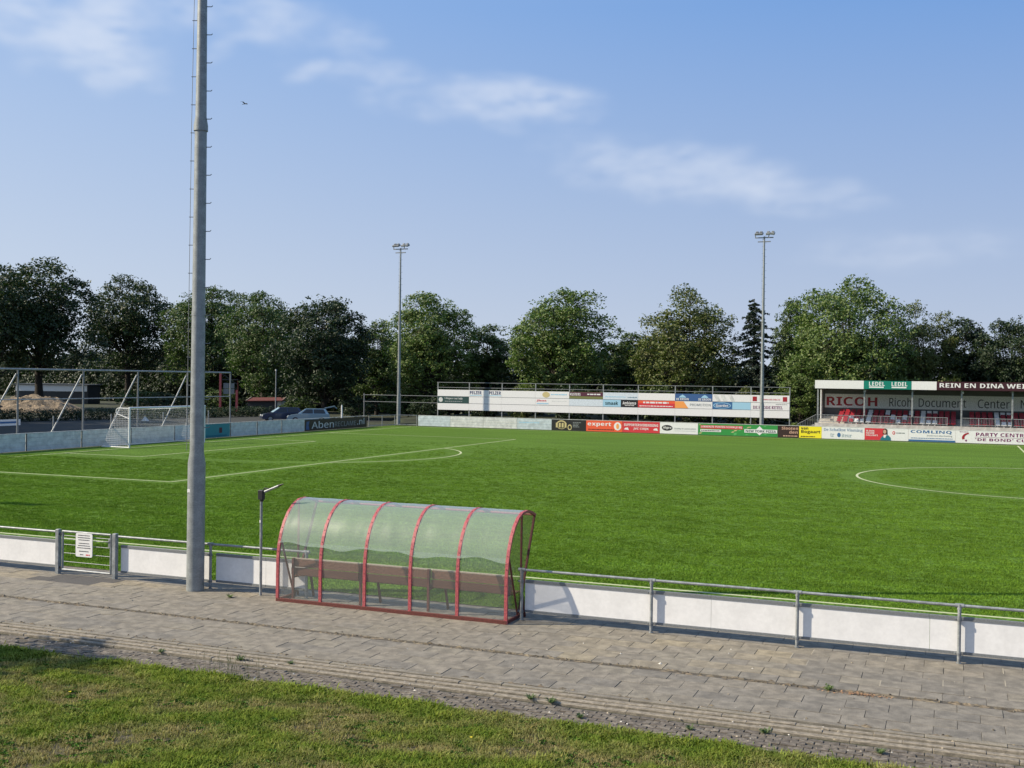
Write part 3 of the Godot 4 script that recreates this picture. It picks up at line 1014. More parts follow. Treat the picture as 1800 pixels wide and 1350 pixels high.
func build_dugout() -> void:
	var x0 := 34.93
	var n := 5
	var dx := (40.0 - x0) / n
	var o := thing("dugout", "curved plastic dugout shelter with red ribs beside the pitch railing", "dugout", Vector3(x0, 0, 39.2))
	var O := Vector3(x0, 0, 39.2)
	for k in n + 1:
		var x := k * dx
		var q := MB.new()
		for j in DUG.size() - 1:
			var a: Vector2 = DUG[j]
			var b: Vector2 = DUG[j + 1]
			var e := (b - a).normalized() * 0.004
			var nn := Vector3(0, (b - a).x, -(b - a).y).normalized()
			q.bar(Vector3(x, a.y, a.x - 39.2) - Vector3(0, e.y, e.x), Vector3(x, b.y, b.x - 39.2) + Vector3(0, e.y, e.x), 0.062, 0.045, nn)
		var rib := part("rib", q.mesh(), M.redpaint, o)
		var bolts := MB.new()
		for j in range(1, DUG.size() - 2):
			var a: Vector2 = (DUG[j] + DUG[j + 1]) * 0.5
			var t: Vector2 = (DUG[j + 1] - DUG[j]).normalized()
			var nn := Vector3(0, t.x, -t.y) * -1.0
			if nn.z < 0.0 and nn.y < 0.0:
				nn = -nn
			var p := Vector3(x, a.y, a.x - 39.2)
			bolts.tube(p + nn * 0.02, p + nn * 0.032, 0.010, 0.008, 6)
		part("bolts", bolts.mesh(), M.redrust, rib)
	# clear sheets between the ribs: fine profile
	var prof := []
	for j in DUG.size() - 1:
		for s in 3:
			var t := s / 3.0
			var p0: Vector2 = DUG[maxi(j - 1, 0)]
			var p3: Vector2 = DUG[mini(j + 2, DUG.size() - 1)]
			prof.append((DUG[j] as Vector2).cubic_interpolate(DUG[j + 1], p0, p3, t))
	prof.append(DUG[DUG.size() - 1])
	var f := FastNoiseLite.new()
	f.seed = 3
	f.frequency = 0.7
	for k in n:
		# a clear sheet below and a paler, less clear sheet above it with a wavy lower edge
		for up in 2:
			var q := MB.new()
			var nx := 14
			for j in prof.size() - 1:
				for s in nx:
					var pts := []
					var nrm := []
					var keep := true
					for cn in [[j, s], [j, s + 1], [j + 1, s + 1], [j + 1, s]]:
						var xx: float = k * dx + dx * cn[1] / nx
						var cut := 1.17 + 0.035 * sin(xx * 3.1 + 0.6) + 0.02 * sin(xx * 7.3)
						var lo: int = cn[0]
						var pj: Vector2 = prof[lo]
						var ta: Vector2 = (prof[mini(lo + 1, prof.size() - 1)] - prof[maxi(lo - 1, 0)]).normalized()
						if up == 1 and pj.y < cut and pj.x > 39.0:
							pj = Vector2(lerpf(39.69, 39.66, clampf((cut - 0.9) * 1.3, 0.0, 1.0)), cut)
						if up == 0 and (pj.y > 1.3 or pj.x < 39.0):
							keep = false
						var nv := Vector3(0, -ta.x, ta.y)
						var wave := f.get_noise_2d(xx * 1.3, pj.y * 1.1 + pj.x) * 0.008 + (0.012 if up == 1 else 0.0)
						pts.append(Vector3(xx, pj.y, pj.x - 39.2) + nv * wave)
						var gx := (f.get_noise_2d((xx + 0.05) * 1.3, pj.y * 1.1 + pj.x) - f.get_noise_2d((xx - 0.05) * 1.3, pj.y * 1.1 + pj.x)) * 0.12
						nrm.append((nv - Vector3(gx, 0, 0)).normalized())
					if keep and (pts[0] - pts[3]).length() + (pts[1] - pts[2]).length() > 0.002:
						q.quad_n(pts[0], pts[1], pts[2], pts[3], nrm[0], nrm[1], nrm[2], nrm[3])
			part("clear_sheet" if up == 0 else "hazy_sheet", q.mesh(), M.polycarb if up == 0 else M.polyhazy, o)
	# base channel, front edge, tie bars
	box_part("base_channel", Vector3(n * dx / 2, 0.035, 0.49), Vector3(n * dx + 0.06, 0.075, 0.05), M.redrust, o, 0.006)
	tube_part("roof_edge_bar", Vector3(-0.03, 1.91, -0.98), Vector3(n * dx + 0.03, 1.91, -0.98), 0.022, 0.022, M.redpaint, o)
	for e in [0.0, n * dx]:
		var side := MB.new()
		side.bar(Vector3(e, 1.91, -0.98), Vector3(e, 0.0, -0.13), 0.04, 0.04, Vector3.RIGHT)
		part("slanted_post", side.mesh(), M.redrust, o)
		var up := MB.new()
		up.bar(Vector3(e, 0.0, -0.27), Vector3(e, 1.99, -0.27), 0.035, 0.035, Vector3.RIGHT)
		part("upright_post", up.mesh(), M.redrust, o)
		var br := MB.new()
		br.bar(Vector3(e, 1.30, 0.40), Vector3(e, 0.04, -0.12), 0.03, 0.03, Vector3.RIGHT)
		part("brace", br.mesh(), M.redrust, o)
		box_part("base_bar", Vector3(e, 0.03, 0.18), Vector3(0.04, 0.06, 0.58), M.redrust, o)
		var poly := PackedVector2Array()
		for p in prof:
			poly.append(Vector2(p.x - 39.2, p.y))
		poly.append(Vector2(-0.13, 0.0))
		var sp := MB.new()
		var idx := Geometry2D.triangulate_polygon(poly)
		for k in range(0, idx.size(), 3):
			sp.tri(Vector3(e, poly[idx[k]].y, poly[idx[k]].x), Vector3(e, poly[idx[k + 1]].y, poly[idx[k + 1]].x), Vector3(e, poly[idx[k + 2]].y, poly[idx[k + 2]].x))
		for k in sp.n.size():
			sp.n[k] = Vector3(1, 0, 0) if sp.n[k].x > 0.0 else Vector3(-1, 0, 0)
		part("side_pane", sp.mesh(), M.sidepane, o)
	# bench of weathered planks
	var bench := thing("bench", "weathered brown plank bench inside the dugout", "bench", Vector3(x0, 0, 39.2))
	rng.seed = 66
	for k in 3:
		var xa := 0.06 + k * 1.62
		var wd := 1.60 if k < 2 else 1.72
		box_part("back_plank", Vector3(xa + wd / 2, 0.735, 0.06), Vector3(wd, 0.16, 0.035), M.wood, bench, 0.005)
		box_part("back_plank", Vector3(xa + wd / 2, 0.565, 0.07), Vector3(wd, 0.15, 0.035), M.wood2, bench, 0.005)
		box_part("top_batten", Vector3(xa + wd / 2, 0.828, 0.05), Vector3(wd - 0.02, 0.022, 0.06), M.woodpale, bench, 0.004)
		for s in 2:
			box_part("seat_plank", Vector3(xa + wd / 2, 0.47, -0.10 - s * 0.17), Vector3(wd, 0.035, 0.155), M.wood, bench, 0.005)
	for x in [0.12, 1.72, 3.25, 4.9]:
		var lg := MB.new()
		lg.bar(Vector3(x, 0.0, 0.10), Vector3(x, 0.84, 0.10), 0.045, 0.045, Vector3.RIGHT)
		part("bench_post", lg.mesh(), M.redrust, bench)
		var l2 := MB.new()
		l2.bar(Vector3(x + 0.25, 0.0, -0.30), Vector3(x + 0.2, 0.45, -0.26), 0.04, 0.04, Vector3.RIGHT)
		part("leg", l2.mesh(), M.redrust, bench)
		var l3 := MB.new()
		l3.bar(Vector3(x, 0.44, 0.10), Vector3(x, 0.44, -0.34), 0.04, 0.03, Vector3.UP)
		part("seat_bracket", l3.mesh(), M.redrust, bench)

func mast_parts(o: Node3D, near: bool) -> void:
	var segs := [[0.0, 2.74, 0.187, 0.185], [2.74, 2.97, 0.185, 0.148], [2.97, 5.95, 0.148, 0.141], [5.95, 9.90, 0.138, 0.127], [10.10, 17.3, 0.118, 0.068]]
	for s in segs:
		tube_part("pole", Vector3(0, s[0], 0), Vector3(0, s[1], 0), s[2], s[3], M.mast, o, 28 if near else 14)
	var cl := MB.new()
	cl.tube(Vector3(0, 9.86, 0), Vector3(0, 9.98, 0), 0.15, 0.15, 20)
	cl.tube(Vector3(0, 9.98, 0), Vector3(0, 10.16, 0), 0.15, 0.12, 20)
	part("collar", cl.mesh(), M.mast, o)
	tube_part("joint_ring", Vector3(0, 5.90, 0), Vector3(0, 6.0, 0), 0.146, 0.146, M.mast, o, 20)
	var rt := Vector3(0.93, 0, -0.37)
	var bolts := MB.new()
	for k in 24:
		var y := 3.2 + k * 0.602
		var r := 0.155 - 0.0050 * (y - 3.0)
		bolts.path([Vector3(0, y + 0.30, 0) + rt * (r - 0.05), Vector3(0, y + 0.30, 0) + rt * (r + 0.09), Vector3(0, y + 0.325, 0) + rt * (r + 0.115)], 0.010, 0.008, 6)
		bolts.path([Vector3(0, y, 0) - rt * (r - 0.05), Vector3(0, y, 0) - rt * (r + 0.10)], 0.010, 0.008, 6)
	part("step_bolts", bolts.mesh(), M.galvdark, o)
	var cb := MB.new()
	cb.path([Vector3(0, 3.0, 0) - rt * 0.22, Vector3(0, 9.9, 0) - rt * 0.20, Vector3(0, 17.2, 0) - rt * 0.13], 0.006, 0.006, 5)
	part("safety_cable", cb.mesh(), M.galvdark, o)
	if near:
		box_part("number_plate", Vector3(-0.06, 2.15, 0.178), Vector3(0.07, 0.07, 0.012), M.white, o)
	# head frame with lamps
	var hd := MB.new()
	hd.bar(Vector3(-0.55, 16.85, 0), Vector3(0.55, 16.85, 0), 0.08, 0.08)
	hd.bar(Vector3(-0.78, 17.2, 0), Vector3(0.78, 17.2, 0), 0.09, 0.08)
	hd.bar(Vector3(-0.76, 17.2, 0), Vector3(-0.76, 17.5, 0), 0.06, 0.06, Vector3.RIGHT)
	hd.bar(Vector3(0.35, 17.2, 0), Vector3(0.42, 17.5, 0), 0.06, 0.06, Vector3.RIGHT)
	part("cross_arm", hd.mesh(), M.galvdark, o)
	for x in [-0.62, -0.28, 0.34, 0.72]:
		var lamp := Node3D.new()
		var q := MB.new()
		q.box(Vector3.ZERO, Vector3(0.36, 0.16, 0.5), 0.03)
		q.box(Vector3(0, 0.12, -0.12), Vector3(0.22, 0.12, 0.22), 0.03)
		lamp.free()
		var h := part("floodlight", q.mesh(), M.galvdark if x < 0 else M.galv, o, Vector3(x, 17.55, 0.05))
		h.rotation = Vector3(0.32, 0, 0.0 if x < 0.5 else -0.15)
		var gl := MB.new()
		gl.box(Vector3(0, -0.085, 0.02), Vector3(0.32, 0.012, 0.44))
		part("lamp_glass", gl.mesh(), M.glass, h)

func build_masts() -> void:
	var g := "floodlight masts round the pitch"
	var a := thing("floodlight_mast", "tall grey floodlight mast with climbing bolts beside the dugout", "floodlight mast", Vector3(32.70, 0, 39.47), g)
	mast_parts(a, true)
	var b := thing("floodlight_mast", "distant floodlight mast at the far left corner of the pitch", "floodlight mast", Vector3(-2.65, 0, -37.4), g)
	mast_parts(b, false)
	var c: Node3D = b.duplicate()
	c.name = numbered(self, "floodlight_mast")
	add_child(c, true)
	c.position = Vector3(32.32, 0.0, -38.2)
	tag(c, "distant floodlight mast in front of the terrace boards beside the grandstand", "floodlight mast", g)
	var d: Node3D = b.duplicate()
	d.name = numbered(self, "floodlight_mast")
	add_child(d, true)
	d.position = Vector3(-5.5, 0.0, 39.5)
	tag(d, "floodlight mast beyond the left edge whose shadow tip lies on the pitch", "floodlight mast", g)
	# microphone pole
	var m := thing("microphone_stand", "thin grey pole with black clamp and angled microphone beside the dugout", "microphone", Vector3(34.27, 0, 39.33))
	tube_part("pole", Vector3(0, -0.02, 0), Vector3(-0.01, 2.02, 0), 0.030, 0.028, M.galv, m, 14)
	box_part("pole_sticker", Vector3(-0.015, 1.56, 0.03), Vector3(0.03, 0.05, 0.004), M.white, m)
	var br := MB.new()
	br.box(Vector3(-0.01, 2.12, 0), Vector3(0.13, 0.20, 0.10), 0.015)
	br.tube(Vector3(0, 1.98, 0), Vector3(0, 2.06, 0), 0.04, 0.045, 12)
	br.path([Vector3(0.03, 2.18, 0), Vector3(0.06, 2.26, 0), Vector3(0.15, 2.26, 0), Vector3(0.20, 2.23, 0)], 0.012, 0.012, 6)
	part("clamp", br.mesh(), M.black, m)
	var bo := MB.new()
	bo.tube(Vector3(0.07, 2.185, 0), Vector3(0.40, 2.325, -0.02), 0.028, 0.024, 10)
	part("microphone_body", bo.mesh(), M.galv, m)
	tube_part("microphone_tip", Vector3(0.40, 2.325, -0.02), Vector3(0.51, 2.37, -0.03), 0.026, 0.010, M.black, m)

# ------------------------------------------------------------------ goal
func build_goal() -> void:
	var g := thing("goal", "white football goal with a sagging net", "goal", Vector3(0, 0, 0))
	var r := 0.058
	for z in [3.72, -3.72]:
		tube_part("goal_post", Vector3(0, 0, z), Vector3(0, 2.5, z), r, r, M.white, g, 14)
		var s := MB.new()
		var pts := [Vector3(0, 2.48, z)]
		for k in 9:
			var a := PI / 2 - PI * k / 8.0
			pts.append(Vector3(-0.85 - cos(a) * 0.20, 2.28 + sin(a) * 0.20, z))
		pts.append(Vector3(0, 1.82, z))
		s.path(pts, 0.026, 0.026, 8)
		part("net_bracket", s.mesh(), M.white, g)
		tube_part("ground_bar", Vector3(0, 0.035, z), Vector3(-2.15, 0.035, z), 0.035, 0.035, M.white, g)
	tube_part("crossbar", Vector3(0, 2.5, -3.78), Vector3(0, 2.5, 3.78), r, r, M.white, g, 14)
	tube_part("rear_ground_bar", Vector3(-2.15, 0.035, -3.72), Vector3(-2.15, 0.035, 3.72), 0.03, 0.03, M.white, g)
	# net: cords of the roof, back and sides
	var nb := MB.new()
	var prof := []
	var steps := 28
	for k in steps + 1:
		var t := float(k) / steps
		var L := t * 3.9
		var p: Vector2
		if L < 1.05:
			p = Vector2(-L, 2.47)
		else:
			var q := (L - 1.05) / 2.85
			p = Vector2(lerpf(-1.05, -2.13, q) + sin(q * PI) * 0.06, lerpf(2.44, 0.06, q))
		prof.append(p)
	for k in steps + 1:
		var p: Vector2 = prof[k]
		var last := Vector3(p.x, p.y, -3.7)
		for s in range(1, 13):
			var t := s / 12.0
			var q := Vector3(p.x, p.y - sin(t * PI) * 0.06 * (1.0 if k > 0 else 0.0), lerpf(-3.7, 3.7, t))
			nb.tube(last, q, 0.0036, 0.0036, 3, false)
			last = q
	for s in 62:
		var z := lerpf(-3.7, 3.7, s / 61.0)
		for k in range(0, steps, 2):
			var p: Vector2 = prof[k]
			var q: Vector2 = prof[k + 2]
			var sag := sin((z + 3.7) / 7.4 * PI) * 0.06
			nb.tube(Vector3(p.x, p.y - (sag if k > 0 else 0.0), z), Vector3(q.x, q.y - sag, z), 0.0036, 0.0036, 3, false)
	part("net", nb.mesh(), M.net, g)
	for z in [3.7, -3.7]:
		var sb := MB.new()
		for k in 21:
			var y := 0.06 + 2.38 * k / 20.0
			var xb := lerpf(-2.13, -1.05, y / 2.44)
			sb.tube(Vector3(-0.03, y, z), Vector3(xb, y, z), 0.0055, 0.0055, 3, false)
		for k in 17:
			var x := -0.06 - k * 0.125
			var yt := 2.44 if x > -1.05 else lerpf(2.44, 0.06, (-x - 1.05) / 1.08)
			sb.tube(Vector3(x, 0.05, z), Vector3(x, yt, z), 0.0045, 0.0045, 3, false)
		part("side_net", sb.mesh(), M.net, g)

# ------------------------------------------------------------------ boards and lettering
func lettering(parent: Node, text: String, cx: float, cy: float, h: float, w: float, z: float, m: Material, bold := true, italic := false, serif := false) -> void:
	var f := SystemFont.new()
	f.font_names = PackedStringArray(["Droid Serif" if serif else "Droid Sans"])
	f.font_weight = 700 if bold else 400
	f.font_italic = italic
	var t := TextMesh.new()
	t.text = text
	t.font = f
	t.font_size = 48
	t.pixel_size = 0.01
	t.depth = 0.01
	t.curve_step = 3.0
	var bb := t.get_aabb()
	var sx := w / maxf(bb.size.x, 0.01)
	var sy := h / maxf(bb.size.y, 0.01)
	var o := part("lettering", t, m, parent)
	var cc := bb.get_center()
	o.transform = Transform3D(Basis.from_scale(Vector3(sx, sy, 1.0)), Vector3(cx - cc.x * sx, cy - cc.y * sy, z))

func patch(parent: Node, called: String, x0: float, x1: float, y0: float, y1: float, z: float, m: Material) -> void:
	box_part(called, Vector3((x0 + x1) / 2, (y0 + y1) / 2, z), Vector3(x1 - x0, y1 - y0, 0.006), m, parent)

func disc(parent: Node, called: String, cx: float, cy: float, rx: float, ry: float, z: float, m: Material, sides := 24) -> void:
	var poly := PackedVector2Array()
	for k in sides:
		var a := TAU * k / sides
		poly.append(Vector2(cx + cos(a) * rx, cy + sin(a) * ry))
	var b := MB.new()
	b.prism(poly, Vector3(0, 0, z + 0.003), Vector3.RIGHT, Vector3.UP, 0.006)
	part(called, b.mesh(), m, parent)

func poly_part(parent: Node, called: String, pts: Array, z: float, m: Material) -> void:
	var b := MB.new()
	b.prism(PackedVector2Array(pts), Vector3(0, 0, z + 0.003), Vector3.RIGHT, Vector3.UP, 0.006)
	part(called, b.mesh(), m, parent)

func far_board(x0: float, x1: float, m: Material, label: String) -> Node3D:
	var o := thing("advertising_board", label, "board", Vector3(x0, 0, -36.2), "boards along the far touchline")
	var w := x1 - x0
	box_part("panel", Vector3(w / 2, 0.54, 0), Vector3(w - 0.025, 0.98, 0.05), m, o)
	box_part("top_trim", Vector3(w / 2, 1.045, -0.01), Vector3(w - 0.01, 0.03, 0.09), M.agedwhite, o)
	for x in [0.12, w - 0.12]:
		box_part("stake", Vector3(x, 0.5, -0.07), Vector3(0.06, 1.05, 0.06), M.galvdark, o)
	return o

func build_far_boards() -> void:
	rng.seed = 9
	var Z := 0.030
	var pale := ["leftmost pale weathered board of the far touchline, beside the corner railing", "second pale weathered board from the left on the far touchline, with grey streaks", "third pale weathered board from the left on the far touchline, with grey streaks", "pale blue board with faded lettering left of the black and gold board"]
	for k in 4:
		var b := far_board(0.1 + 3.4 * k, 3.5 + 3.4 * k, M.paleblue if k in [0, 3] else M.agedwhite, pale[k])
		for q in 3:
			patch(b, "plank_line", 0.02, 3.38, 0.28 + q * 0.24, 0.29 + q * 0.24, 0.027, M.s_greyblue)
		if k in [1, 2]:
			word_bars(b, 0.5, 3.0, 0.62, 0.09, Z, M.goalboard)
			word_bars(b, 0.4, 2.8, 0.42, 0.08, Z, M.goalboard)
		if k == 3:
			word_bars(b, 0.2, 2.2, 0.66, 0.10, Z, M.s_lightblue)
	var b := far_board(13.7, 17.0, M.black, "black board with gold arch emblem and ring on far touchline")
	disc(b, "arch_emblem", 0.95, 0.55, 0.50, 0.40, 0.027, M.s_gold)
	disc(b, "arch_inner", 0.95, 0.52, 0.42, 0.32, 0.033, M.black)
	for k in 4:
		patch(b, "gold_stripe", 0.42 + k * 0.28, 0.60 + k * 0.28, 0.30, 0.72, 0.042, M.s_gold)
	disc(b, "gold_ring", 1.75, 0.34, 0.20, 0.26, 0.042, M.s_gold)
	disc(b, "ring_centre", 1.75, 0.34, 0.12, 0.16, 0.050, M.black)
	for k in 4:
		word_bars(b, 2.05, 2.5 + rng.randf() * 0.4, 0.78 - k * 0.13, 0.07, Z, M.s_grey)
	b = far_board(17.0, 20.4, M.s_orange, "orange red board reading expert in white with a round white emblem")
	lettering(b, "expert", 1.25, 0.66, 0.42, 2.2, 0.028, M.white)
	disc(b, "round_emblem", 2.95, 0.55, 0.34, 0.36, 0.028, M.white)
	disc(b, "emblem_mark", 2.95, 0.55, 0.13, 0.24, 0.036, M.s_orange2)
	word_bars(b, 0.2, 2.6, 0.22, 0.09, Z, M.s_brown)
	b = far_board(20.4, 23.8, M.s_red, "red supporters club board with two lines of white capitals")
	lettering(b, "SUPPORTERSVERENIGING", 1.7, 0.72, 0.22, 3.1, 0.028, M.white)
	lettering(b, "JVC CUIJK", 1.7, 0.38, 0.22, 1.4, 0.028, M.white, true, true)
	for x in [0.35, 3.0]:
		poly_part(b, "shoe_mark", [Vector2(x - 0.2, 0.30), Vector2(x + 0.25, 0.26), Vector2(x + 0.15, 0.48), Vector2(x - 0.1, 0.44)], 0.030, M.white)
	b = far_board(23.8, 27.2, M.white, "white board with a black oval emblem beside the green pizza board")
	disc(b, "oval_emblem", 0.66, 0.55, 0.48, 0.25, 0.028, M.black)
	lettering(b, "Algra", 0.66, 0.55, 0.26, 0.75, 0.031, M.white, true, true)
	lettering(b, "Quality in automation", 2.25, 0.50, 0.17, 1.9, 0.028, M.s_grey, false)
	patch(b, "thin_rule", 1.3, 3.2, 0.30, 0.315, 0.03, M.s_grey)
	b = far_board(27.2, 34.0, M.s_green, "long green pizza advertising board with red text strip")
	for k in 26:
		var x := rng.randf_range(0.1, 6.7)
		var y := rng.randf_range(0.12, 0.98)
		var s := rng.randf_range(0.10, 0.22)
		poly_part(b, "leaf_print", [Vector2(x - s, y - s * 0.25), Vector2(x + s * 0.2, y - s * 0.3), Vector2(x + s, y + s * 0.3), Vector2(x - s * 0.2, y + s * 0.25)], 0.026, M.s_green2 if k % 3 else M.s_gold)
	patch(b, "red_strip", 0.22, 3.85, 0.60, 0.88, 0.036, M.s_red)
	lettering(b, "LEKKERSTE PUNTEN SCOOR JE BIJ", 2.03, 0.74, 0.20, 3.5, 0.040, M.white)
	patch(b, "white_strip", 0.2, 2.0, 0.32, 0.52, 0.036, M.white)
	word_bars(b, 0.28, 1.9, 0.42, 0.08, 0.041, M.dark)
	patch(b, "name_strip", 4.0, 6.75, 0.34, 0.64, 0.036, M.white)
	poly_part(b, "diamond", [Vector2(4.85, 0.50), Vector2(5.28, 0.14), Vector2(5.70, 0.50), Vector2(5.28, 0.92)], 0.033, M.white)
	lettering(b, "NEW YORK PIZZA", 5.38, 0.49, 0.20, 2.55, 0.040, M.s_darkgreen)
	b = far_board(34.0, 35.75, M.s_brown, "dark brown board with cream lettering left of the yellow board")
	lettering(b, "Slooten", 1.0, 0.82, 0.26, 1.35, 0.028, M.s_skin)
	lettering(b, "den", 1.3, 0.50, 0.26, 0.7, 0.028, M.s_skin)
	word_bars(b, 0.45, 1.65, 0.17, 0.09, Z, M.s_skin)
	b = far_board(35.75, 37.6, M.s_yellow, "bright yellow board with dark lettering before the grandstand")
	lettering(b, "van", 0.45, 0.84, 0.18, 0.6, 0.028, M.s_brown)
	lettering(b, "Bogaart", 0.95, 0.54, 0.32, 1.55, 0.028, M.s_brown)
	word_bars(b, 0.15, 1.3, 0.17, 0.08, Z, M.s_brown)
	b = far_board(37.6, 41.0, M.white, "white board with blue handwriting style name below the grandstand's left end")
	lettering(b, "De Schalkse Vlaming", 1.7, 0.78, 0.30, 3.1, 0.028, M.s_midblue, false, true, true)
	lettering(b, "tr", 0.85, 0.36, 0.30, 0.3, 0.028, M.s_greyblue, false, false, true)
	disc(b, "tree_emblem", 1.38, 0.38, 0.14, 0.19, 0.028, M.s_midblue)
	lettering(b, "iteur", 2.0, 0.36, 0.30, 0.8, 0.028, M.s_greyblue, false, false, true)
	b = far_board(41.0, 44.4, M.white, "red and white board with a printed woman in a teal jacket")
	patch(b, "red_field", 0.02, 1.65, 0.06, 1.02, 0.028, M.s_red)
	lettering(b, "IK ZOEK", 0.45, 0.80, 0.13, 0.65, 0.032, M.white)
	lettering(b, "NIEUWE", 0.45, 0.62, 0.13, 0.65, 0.032, M.white)
	lettering(b, "COLLEGA'S", 0.58, 0.44, 0.13, 0.92, 0.032, M.white)
	poly_part(b, "printed_hair", [Vector2(1.42, 0.55), Vector2(1.80, 0.50), Vector2(1.78, 0.92), Vector2(1.66, 1.02), Vector2(1.52, 1.0), Vector2(1.44, 0.86)], 0.034, M.s_hair)
	poly_part(b, "printed_jacket", [Vector2(1.22, 0.06), Vector2(2.06, 0.06), Vector2(2.02, 0.30), Vector2(1.86, 0.48), Vector2(1.44, 0.42), Vector2(1.28, 0.24)], 0.040, M.s_tealcloth)
	poly_part(b, "printed_blouse", [Vector2(1.48, 0.30), Vector2(1.62, 0.26), Vector2(1.74, 0.52), Vector2(1.50, 0.50)], 0.046, M.white)
	disc(b, "printed_face", 1.58, 0.76, 0.12, 0.17, 0.046, M.s_skin)
	disc(b, "ring_emblem", 2.28, 0.68, 0.11, 0.14, 0.028, M.s_red)
	disc(b, "ring_emblem_centre", 2.28, 0.68, 0.05, 0.07, 0.036, M.white)
	word_bars(b, 2.48, 3.15, 0.68, 0.10, Z, M.s_grey)
	b = far_board(44.4, 47.95, M.white, "white board with wide blue capitals and a blue bottom stripe")
	lettering(b, "COMLINQ", 1.72, 0.82, 0.28, 3.1, 0.028, M.s_midblue)
	lettering(b, "Internet Marketing", 2.35, 0.53, 0.15, 1.9, 0.028, M.s_grey, false, true)
	word_bars(b, 0.2, 3.35, 0.32, 0.06, Z, M.s_midblue)
	patch(b, "blue_stripe", 0.02, 3.52, 0.06, 0.20, 0.028, M.s_midblue)
	b = far_board(47.95, 54.75, M.white, "long white party centre board with dark red capitals at the right edge")
	lettering(b, "PARTY CENTRUM", 3.65, 0.76, 0.28, 4.3, 0.028, M.s_purple)
	lettering(b, "'DE BOND' CUIJK", 3.7, 0.32, 0.28, 4.5, 0.028, M.s_purple)
	patch(b, "middle_rule", 1.4, 6.2, 0.53, 0.55, 0.03, M.s_purple)
	var arc := []
	for k in 9:
		var a := PI * 0.55 + PI * 0.55 * k / 8.0
		arc.append(Vector2(1.02 + cos(a) * 0.55, 0.45 + sin(a) * 0.42))
	for k in 9:
		var a := PI * 1.10 - PI * 0.55 * k / 8.0
		arc.append(Vector2(1.08 + cos(a) * 0.42, 0.45 + sin(a) * 0.32))
	poly_part(b, "swoosh_emblem", arc, 0.028, M.s_crimson)
	disc(b, "emblem_dot", 0.78, 0.24, 0.07, 0.08, 0.028, M.s_purple)
	word_bars(b, 0.3, 0.95, 0.92, 0.05, Z, M.s_purple)

const TX := [-0.13, 3.3, 6.8, 10.3, 13.75, 17.1, 20.5, 24.0, 27.45, 30.9, 34.3]

func terrace_board(x0: float, x1: float, row: int, m: Material, label: String) -> Node3D:
	var y0: float = [2.86, 2.18, 1.50][row]
	var o := thing("terrace_board", label, "board", Vector3(x0, y0, -40.93), "boards on the terrace frame")
	box_part("panel", Vector3((x1 - x0) / 2, 0.325, 0), Vector3(x1 - x0 - 0.012, 0.645, 0.03), m, o)
	return o

